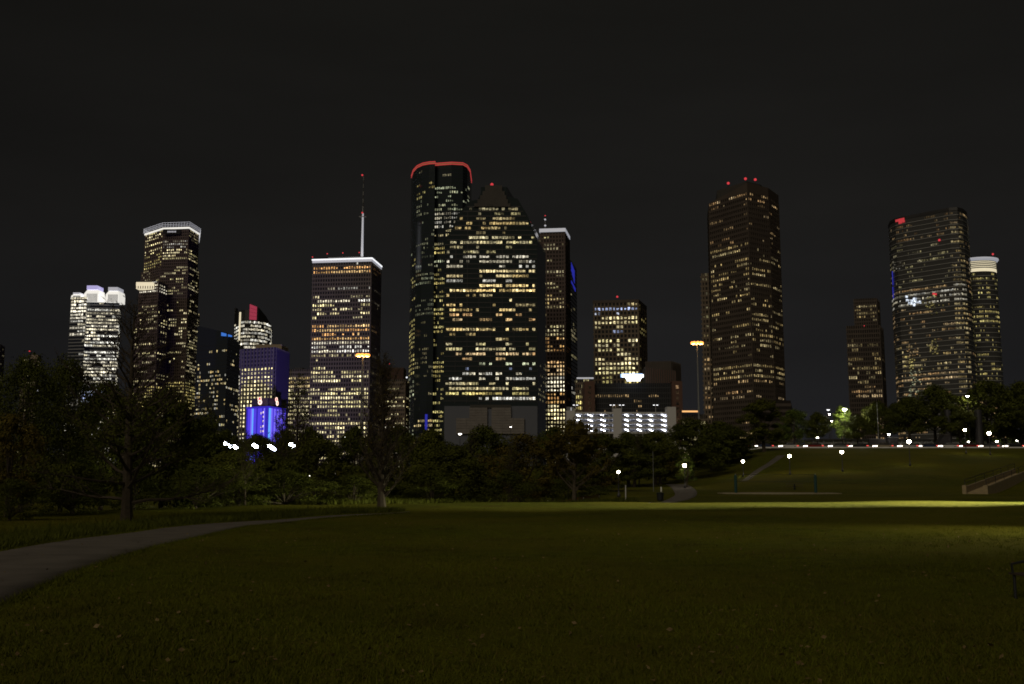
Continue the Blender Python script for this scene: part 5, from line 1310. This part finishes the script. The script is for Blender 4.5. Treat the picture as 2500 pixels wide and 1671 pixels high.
# sodium high masts
for (px, py, Y, lab) in ((886, 869, 300, 'tall orange sodium mast in front of the antenna tower'), (1702, 839, 330, 'tall orange sodium mast left of the faceted tower')):
    x = at(px, py, Y).x; zb = hz(x, Y); zt = zat(py, Y) - zb
    t = thing('sodium_mast', lab, 'lamp', (x, Y, zb), 0, 'sodium masts')
    mb = MB(); mb.tube([(0, 0, -.3), (0, 0, zt)], [.38, .17], 8); mb.build('pole', 'steel_grey', t)
    mb = MB(); mb.lathe([(.9, zt - .05), (1.0, zt), (.9, zt + .1), (.2, zt + .25)], 12); mb.build('carrier_ring', 'steel_dark', t)
    for i in range(8):
        a_ = 2 * math.pi * i / 8; cx__, cy__ = 1.55 * math.cos(a_), 1.2 * math.sin(a_)
        mb = MB(); mb.lathe([(.50, -.2), (.62, .05), (.45, .5), (.1, .62)], 8); k = mb.build('lamp_housing', 'sodium_halo', t); k.location = (cx__, cy__, zt)  # orange halo of the lamps put into the housings as glow
        mb = MB(); mb.lathe([(.05, -.3), (.36, -.2), (.40, -.12)], 8); mb.build('bulb', 'lamp_sodium_core', k)

# plain thin poles
for (px, ty, by_, Y, lab, m_, r_p) in ((823, 985, 1085, 190, 'thin pale flag pole in front of the antenna tower', 'white_steel', .11), (2141, 985, 1080, 276, 'thin dark pole below the setback tower', 'steel_grey', .12), (1594, 1105, 1184, 150, 'tall thin post left of the lamp lit young tree', 'steel_grey', .06)):
    x = at(px, ty, Y).x; zb = 9.2 if px > 2000 else hz(x, Y); t = thing('pole', lab, 'pole', (x, Y, zb)); zt = zat(ty, Y) - zb
    mb = MB(); mb.tube([(0, 0, -.2), (0, 0, zt)], [r_p, r_p * .6], 7); mb.build('shaft', m_, t)
    mb = MB(); mb.lathe([(r_p * .5, zt - .05), (r_p * 1.5, zt + r_p), (r_p * .5, zt + 2 * r_p)], 8); mb.build('finial', m_, t)

# ------------------------------------------------------------------ volleyball court
c0, c1 = gp(1760, 1206), gp(2045, 1206); yc = (c0[1] + c1[1]) / 2
lxs = np.linspace(c0[0], c1[0], 16); mb = MB()
outl = [(x, yc - 1.5 - 2.5 * math.sin(math.pi * i / 15)) for i, x in enumerate(lxs)] + [(x, yc + 2 + 4 * math.sin(math.pi * (15 - i) / 15)) for i, x in enumerate(lxs[::-1])]
zc = max(hz(x, y) for x, y in outl)
mb.prism(outl, zc - .3, zc + .06); o = mb.build('sand_court', 'sand'); o['kind'] = 'structure'; tag(o, 'pale sand strip of the volleyball court', 'court', kind='structure')
t = thing('volleyball_net', 'volleyball net between two teal padded posts on the sand strip', 'net', ((at(1892, 1200, yc).x), yc, zc + .06)); O = Vector(t.location)
xa, xb = at(1796, 1180, yc).x - O.x, at(1991, 1180, yc).x - O.x; hh = zat(1159, yc) - O.z
for x in (xa, xb):
    mb = MB(); mb.tube([(x, 0, -.1), (x, 0, hh + .1)], .06, 8); k = mb.build('post', 'steel_grey', t)
    mb = MB(); mb.lathe([(.19, .02), (.20, .1), (.20, hh - .15), (.12, hh - .05)], 12, (x, 0)); mb.build('padding', 'pad_teal', k)
mb = MB(); mb.tube([(xa, 0, hh), (xb, 0, hh - .02)], .03, 5); mb.tube([(xa, 0, hh - .95), (xb, 0, hh - .97)], .025, 5); mb.build('tape', 'net_black', t)
mb = MB()
for i in range(60):
    x = xa + (xb - xa) * i / 59; mb.tube([(x, 0, hh - .95), (x, 0, hh)], .006, 3)
for i in range(1, 8): mb.tube([(xa, 0, hh - .95 * i / 8), (xb, 0, hh - .95 * i / 8)], .006, 3)
k = mb.build('mesh_net', 'net_black', t); k['kind'] = 'stuff'
# pedestal table beyond
p = ground_hit(1940, 1196); t = thing('park_table', 'dark pedestal table with cantilevered seats beyond the volleyball net', 'table', p)
mb = MB(); mb.box(-1.1, 1.1, -.4, .4, .78, .86); mb.build('table_top', 'wood_dark', t)
mb = MB(); mb.tube([(0, 0, -.1), (0, 0, .8)], [.14, .1], 8); mb.build('pedestal', 'metal_green', t)
for s in (-1, 1):
    mb = MB(); mb.box(-1.0, 1.0, s * .85 - .15, s * .85 + .15, .44, .5); k = mb.build('seat', 'wood_dark', t)
    mb = MB(); mb.tube([(0, 0, .3), (0, s * .85, .42)], .05, 6); mb.build('bracket', 'metal_green', k)

# ------------------------------------------------------------------ stair with handrail at the right
p0 = ground_hit(2412, 1207); p1 = ground_hit(2520, 1158)
t = thing('park_stair', 'concrete stair with cheek wall and handrail climbing the slope at right', 'stair', p0)
dv = p1 - p0; u = Vector((dv.x, dv.y, 0)); run = u.length; u.normalize(); side = Vector((-u.y, u.x, 0)); ris = dv.z; ns = 22
def obox(mb, o_, u, s, l, w_, z0_, z1_, tilt=0):
    P = [o_, o_ + u * l, o_ + u * l + s * w_, o_ + s * w_]
    mb.loft([[Vector((q.x, q.y, z0_ + (tilt if i in (1, 2) else 0))) for i, q in enumerate(P)], [Vector((q.x, q.y, z1_ + (tilt if i in (1, 2) else 0))) for i, q in enumerate(P)]])
for i in range(ns):
    mb = MB(); o_ = u * (run * i / ns); z = ris * (i + 1) / ns
    obox(mb, o_ + side * .32, u, side, run / ns, 2.2, z - .35, z + .1); mb.build('step', 'stair_concrete', t)
for s_, nm in ((0, 'cheek_wall'), (2.55, 'cheek_wall')):
    mb = MB(); obox(mb, side * s_, u, side, run, .3, -.6, .95, ris); mb.build(nm, 'stair_concrete', t)
mb = MB(); obox(mb, u * -.7 + side * -.1, u, side, .68, .5, -.5, 1.15); mb.build('end_pier', 'stair_concrete', t)
mb = MB(); obox(mb, u * -.7 + side * 2.45, u, side, .68, .5, -.5, 1.15); mb.build('end_pier', 'stair_concrete', t)
for s_ in (.15, 2.7):
    mb = MB(); a_ = side * s_
    mb.tube([a_ + Vector((0, 0, 1.85)), a_ + u * run + Vector((0, 0, ris + 1.85))], .05, 6); k = mb.build('handrail', 'steel_dark', t)
    mb = MB(); mb.tube([a_ + Vector((0, 0, 1.4)), a_ + u * run + Vector((0, 0, ris + 1.4))], .035, 6); mb.build('lower_rail', 'steel_dark', k)
    for i in range(7):
        q = a_ + u * (run * i / 6) + Vector((0, 0, ris * i / 6)); mb = MB(); mb.tube([q + Vector((0, 0, .9)), q + Vector((0, 0, 1.85))], .04, 6); mb.build('baluster', 'steel_dark', k)

# ------------------------------------------------------------------ small park furniture
p = Vector((at(1611, HOR, 93).x, 93, 0)); p.z = hz(p.x, p.y)
s_ = p.y / 100
t = thing('litter_bin', 'black litter bin on the edge of the winding footpath', 'bin', p)
mb = MB(); mb.lathe([(.24 * s_, 0), (.30 * s_, .05), (.34 * s_, .62 * s_), (.36 * s_, .66 * s_)], 14); mb.build('barrel', 'plastic_black', t, False)
mb = MB(); mb.lathe([(.38 * s_, .66 * s_), (.38 * s_, .74 * s_), (.2 * s_, .80 * s_)], 14); mb.build('lid', 'metal_green', t)
t = thing('sign_post', 'thin pale topped post right behind the litter bin', 'post', (at(1613.5, HOR, 94).x, 94, hz(at(1613.5, HOR, 94).x, 94)))
hh = zat(1189, t.location.y) - t.location.z
mb = MB(); mb.tube([(0, 0, -.2), (0, 0, hh)], .035, 6); mb.build('post', 'metal_green', t)
mb = MB(); mb.box(-.06, .06, -.05, .05, hh - .45, hh); mb.build('plate', 'paint_white', t)
t = thing('sign_post', 'slim grey post standing at the lawn edge right of the orange fence', 'post', (at(1527, HOR, 92).x, 92, hz(at(1527, HOR, 92).x, 92)))
hh = zat(1187, t.location.y) - t.location.z
mb = MB(); mb.tube([(0, 0, -.2), (0, 0, hh)], [.05, .05], 6); mb.build('post', 'white_steel', t)
mb = MB(); mb.lathe([(.03, hh - .02), (.08, hh + .02), (.03, hh + .07)], 8); mb.build('cap', 'white_steel', t)
# orange mesh fence
pts = [Vector((at(x, HOR, y).x, y, 0)) for x, y in ((1338, 95), (1424, 94), (1462, 95))]
pts = [Vector((q.x, q.y, hz(q.x, q.y))) for q in pts]
t = thing('mesh_fence', 'low orange plastic mesh fence by the forked cypress', 'fence', pts[0]); O = Vector(pts[0])
hs_ = [.45, .75, .9]
for q, h_ in zip(pts, hs_):
    mb = MB(); c = q - O; mb.tube([c + Vector((0, 0, -.2)), c + Vector((0, 0, h_ + .12))], .03, 6); k = mb.build('stake', 'metal_green', t)
    mb = MB(); mb.lathe([(.045, h_ + .1), (.045, h_ + .25), (.02, h_ + .28)], 6, (c.x, c.y)); mb.build('stake_cap', 'paint_white', k)
mb = MB()
for (qa, ha), (qb, hb) in zip(zip(pts, hs_), zip(pts[1:], hs_[1:])):
    a_, b_ = qa - O, qb - O; nn = max(6, int((b_ - a_).length / .12))
    for r_i in range(9):
        f_ = .05 + .95 * r_i / 8; mb.tube([a_ + Vector((0, 0, ha * f_)), a_.lerp(b_, .5) + Vector((0, 0, (ha + hb) / 2 * f_ - .05)), b_ + Vector((0, 0, hb * f_))], .017, 4)
    for i in range(nn):
        c = a_.lerp(b_, (i + .5) / nn); h_ = ha + (hb - ha) * (i + .5) / nn; mb.tube([c + Vector((0, 0, .03)), c + Vector((0, 0, h_ - .03))], .012, 3)
k = mb.build('orange_mesh', 'plastic_orange', t); k['kind'] = 'stuff'

# bench at the right edge
p = ground_hit(2574, 1478); t = thing('park_bench', 'dark metal park bench cut by the right edge of the lawn', 'bench', p, R(-80))
for i in range(5):
    mb = MB(); mb.box(-.85, .85, -.24 + i * .105, -.15 + i * .105, .43, .46); mb.build('seat_slat', 'wood_dark', t)
for i in range(4):
    mb = MB(); y = .27 + i * .028; z = .52 + i * .105; mb.box(-.85, .85, y, y + .03, z, z + .085); mb.build('back_slat', 'wood_dark', t)
for s in (-.75, .75):
    for y in (-.2, .24):
        mb = MB(); mb.tube([(s, y, 0), (s, y, .43)], .028, 8); mb.build('leg', 'plastic_black', t)
    mb = MB(); mb.tube([(s, .24, .43), (s, .30, .55), (s, .385, .95)], .028, 6); mb.build('back_support', 'plastic_black', t)
    mb = MB(); mb.tube([(s, -.22, .43), (s, -.24, .62), (s, .0, .66), (s, .3, .64)], .024, 6); mb.build('armrest', 'plastic_black', t)

# pale low building beyond the parkway trees
Y = 322
xa, xb = at(1985, 1080, Y).x, at(2560, 1080, Y).x
t = thing('low_pavilion', 'long low pale building glimpsed under the trees beyond the parkway', 'building', (xa, Y, 9.2))
mb = MB(); mb.box(0, xb - xa, 0, 9, 0, 4.4); mb.build('wall', 'garage_wall', t)
mb = MB(); mb.box(-.6, xb - xa + .6, -1.2, 9.6, 4.41, 4.8); mb.build('roof', 'steel_dark', t)
for i in range(24):
    xx = (xb - xa) * (i + .5) / 24; mb = MB(); mb.box(xx - 1.0, xx + 1.0, -.08, -.003, .9, 3.4); k = mb.build('window', 'glass_black', t)
    mb = MB(); mb.box(xx - 1.12, xx + 1.12, -.18, -.09, .78, .89); mb.build('sill', 'kerb_concrete', k)
    mb = MB(); mb.box((xb - xa) * i / 24 - .18, (xb - xa) * i / 24 + .18, -.9, -.55, 0, 4.4); mb.build('post', 'steel_grey', t)
# abutment and cabinets beyond the road
Y = 276
xa, xb, xc = at(2277, 1095, Y).x, at(2306, 1066, Y).x, at(2316, 1066, Y).x; zt = zat(1064, Y)
t = thing('abutment', 'dark wedge shaped concrete abutment behind the parkway', 'abutment', (xb, Y, 9.2))
mb = MB(); mb.loft([[(xa - xb, 0, 0), (xc - xb, 0, 0), (xc - xb, 0, zt - 9.2), (0, 0, zt - 9.2)], [(xa - xb, 3, 0), (xc - xb, 3, 0), (xc - xb, 3, zt - 9.2), (0, 3, zt - 9.2)]]); mb.build('wedge', 'steel_dark', t)
mb = MB(); mb.box(-.2, xc - xb + .3, -.2, 3.2, zt - 9.2 + .01, zt - 9.2 + .35); mb.build('coping', 'granite_dark', t)
for (px, w_, lab) in ((2317, 16, 'thick dark column just right of the wedge abutment'), (2392, 19, 'thick dark column between the two brightest lamps')):
    x = at(px, 1080, 277).x; ww = w_ / F * 277; t = thing('column', lab, 'column', (x, 277, 9.2)); mb = MB()
    mb.lathe([(ww * .55, 0), (ww * .5, .4), (ww * .46, 7), (ww * .46, 11)], 14); mb.build('shaft', 'steel_dark', t)
    mb = MB(); mb.lathe([(ww * .62, 0), (ww * .62, .3), (ww * .56, .36)], 14); mb.build('plinth', 'granite_dark', t)
for (px, w_, h_, lab) in ((2140, 38, 18, 'wide dark utility cabinet behind the parkway'), (2178, 26, 22, 'tall dark utility cabinet beside the wider one')):
    x = at(px, 1080, 274).x; ww = w_ / F * 274; hh = h_ / F * 274 + 1; t = thing('utility_cabinet', lab, 'cabinet', (x, 274, 9.2))
    mb = MB(); mb.box(-ww / 2, ww / 2, -.6, .6, .15, hh); mb.build('casing', 'steel_dark', t)
    mb = MB(); mb.box(-ww / 2 - .1, ww / 2 + .1, -.7, .7, hh + .005, hh + .12); mb.build('roof', 'steel_grey', t)
    mb = MB(); mb.box(-ww / 2 - .1, ww / 2 + .1, -.7, .7, 0, .145); mb.build('plinth', 'kerb_concrete', t)
    for s in (-1, 1):
        mb = MB(); mb.box(s * ww * .25 - ww * .22, s * ww * .25 + ww * .22, -.64, -.603, .3, hh - .15); k = mb.build('door', 'steel_dark', t)
        mb = MB(); mb.box(s * ww * .06 - .03, s * ww * .06 + .03, -.69, -.645, hh * .5, hh * .5 + .2); mb.build('handle', 'steel_grey', k)

# ------------------------------------------------------------------ queue of cars on the parkway
def car_meshes(paint):
    mb = MB(); prof_ = [(-2.2, .35), (-2.25, .7), (-2.1, .95), (-1.0, 1.02), (1.55, 1.0), (2.2, .92), (2.25, .6), (2.2, .35)]
    def slab(mb, prof, w0, w1=None):
        n_ = len(prof); ws = w1 or [w0] * n_
        return mb.loft([[(x, -w, z) for (x, z), w in zip(prof, ws)], [(x, w, z) for (x, z), w in zip(prof, ws)]])
    slab(mb, prof_[::-1], .88, [.84, .86, .86, .88, .88, .86, .86, .84]); body = mb.mesh('body', paint)
    mb = MB(); pr_ = [(-1.05, 1.0), (-.35, 1.42), (.95, 1.44), (1.75, 1.0)]
    slab(mb, pr_[::-1], .8, [.8, .66, .66, .8]); cab = mb.mesh('cabin_glass', 'glass_black')
    mb = MB(); mb.box(-.36, .96, -.67, .67, 1.44, 1.48); roof = mb.mesh('roof', paint)
    return body, cab, roof
mb = MB(); mb.lathe([(.2, -.11), (.33, -.09), (.33, .09), (.2, .11)], 14); tyre_me = mb.mesh('tyre', 'tyre')
mb = MB(); mb.lathe([(.19, -.115), (.19, .115)], 10); rim_me = mb.mesh('rim', 'rim')
mb = MB(); mb.box(-.14, .42, -.24, .24, -.12, .12); hl_me = mb.mesh('headlight', 'head_light')
mb = MB(); mb.box(-.36, .12, -.24, .24, -.12, .12); tl_me = mb.mesh('taillight', 'tail_light')
paints = {c: car_meshes('car_' + c) for c in ('silver', 'navy', 'red', 'white', 'black', 'grey', 'tan')}
def car(x, y, rz, colour, label):
    t = thing('car', label, 'car', (x, y, RZ + .025), rz, 'cars queued on the parkway')
    b, c, r_ = paints[colour]; link('body', b, t); link('cabin', c, t); link('roof', r_, t)
    for sx in (-1.35, 1.35):
        for sy in (-.80, .80):
            w_ = link('wheel', tyre_me, t, (sx, sy, .33)); w_.rotation_euler = (R(90), 0, 0); link('rim', rim_me, w_)
    for sy in (-.66, .66):
        link('headlight', hl_me, t, (-2.2, sy, .72)); link('taillight', tl_me, t, (2.18, sy, .80))
cols_ = ['silver', 'navy', 'white', 'red', 'grey', 'black', 'tan']
order = ['first', 'second', 'third', 'fourth', 'fifth', 'sixth', 'seventh', 'eighth', 'ninth', 'tenth', 'eleventh', 'twelfth', 'thirteenth', 'fourteenth', 'fifteenth', 'sixteenth']
x = 49
for i in range(14):
    x += rnd.choice((5.0, 5.2, 5.6, 6.3, 8.5)); c = cols_[i % 7]
    car(x, 260.6, 0, c, '%s car, headlights on, %s from the left in the near parkway lane' % (c, order[i]))
x = 51
for i in range(13):
    x += rnd.choice((5.0, 5.3, 6.4, 7.7, 10)); c = cols_[(i * 3 + 2) % 7]
    car(x, 267.8, math.pi, c, '%s car, taillights on, %s from the left in the far parkway lane' % (c, order[i]))

# ------------------------------------------------------------------ park floodlight masts beside the lawn, right of the view
def lawn_flood(x, y, h_, aim, watts, size, label, blend=.6, colr=(1, .92, .55)):
    z = hz(x, y); t = thing('lawn_floodlight', label, 'floodlight', (x, y, z), 0, 'lawn floodlights')
    mb = MB(); mb.tube([(0, 0, -.2), (0, 0, h_)], [.12, .08], 8); mb.build('mast', 'steel_dark', t)
    d_ = (Vector(aim) - Vector((x, y, z + h_))).normalized()
    q = d_.to_track_quat('-Z', 'Y').to_euler()
    mb = MB(); mb.lathe([(.10, .35), (.22, .2), (.30, 0), (.28, -.02)], 12); k = mb.build('lamp_head', 'steel_dark', t); k.location = Vector((0, 0, h_)) + d_ * .1; k.rotation_euler = q
    l_ = bpy.data.lights.new('lawn_floodlight', 'SPOT'); l_.energy = watts; l_.spot_size = R(size); l_.spot_blend = blend; l_.color = colr; l_.shadow_soft_size = .09 if size < 40 else .45
    hd = Vector((d_.x, d_.y, 0)).normalized(); sd = Vector((-hd.y, hd.x, 0)); c = Vector((0, 0, h_))
    far = 1.3 * math.hypot(aim[0] - x, aim[1] - y) + (8 if size < 40 else 10); drop = (h_ / far) * 1.2        # unseen visor and hood added to cut the beam off past the grass
    mb = MB(); P = [c + hd * 1.2 + sd * 1.1, c + hd * 1.2 - sd * 1.1]
    mb.loft([[P[0] + Vector((0, 0, -drop)), P[1] + Vector((0, 0, -drop)), P[1] + Vector((0, 0, .6)), P[0] + Vector((0, 0, .6))], [q_ + hd * .03 for q_ in (P[0] + Vector((0, 0, -drop)), P[1] + Vector((0, 0, -drop)), P[1] + Vector((0, 0, .6)), P[0] + Vector((0, 0, .6)))]]); mb.build('unseen_visor', 'steel_dark', t)
    mb = MB(); Q = [c + hd * -.2 + sd * 1.1, c + hd * -.2 - sd * 1.1, P[1] + Vector((0, 0, 0)), P[0]]
    mb.loft([[q_ + Vector((0, 0, .6)) for q_ in Q], [q_ + Vector((0, 0, .64)) for q_ in Q]]); mb.build('hood', 'steel_dark', t)
    lo = bpy.data.objects.new('lawn_spot', l_); col.objects.link(lo); lo.parent = t; lo.location = Vector((0, 0, h_)) + d_ * .45; lo.rotation_euler = q
lawn_flood(62, 76, 7.5, (22, 77, 0), 560000, 24, 'floodlight mast beyond the right edge lighting the far lawn strip', blend=1.0, colr=(1, .96, .6))
lawn_flood(33, 39, 7.5, (18.5, 38.8, 0), 13000, 66, 'floodlight mast beyond the right edge lighting the nearer lawn', blend=1.0)
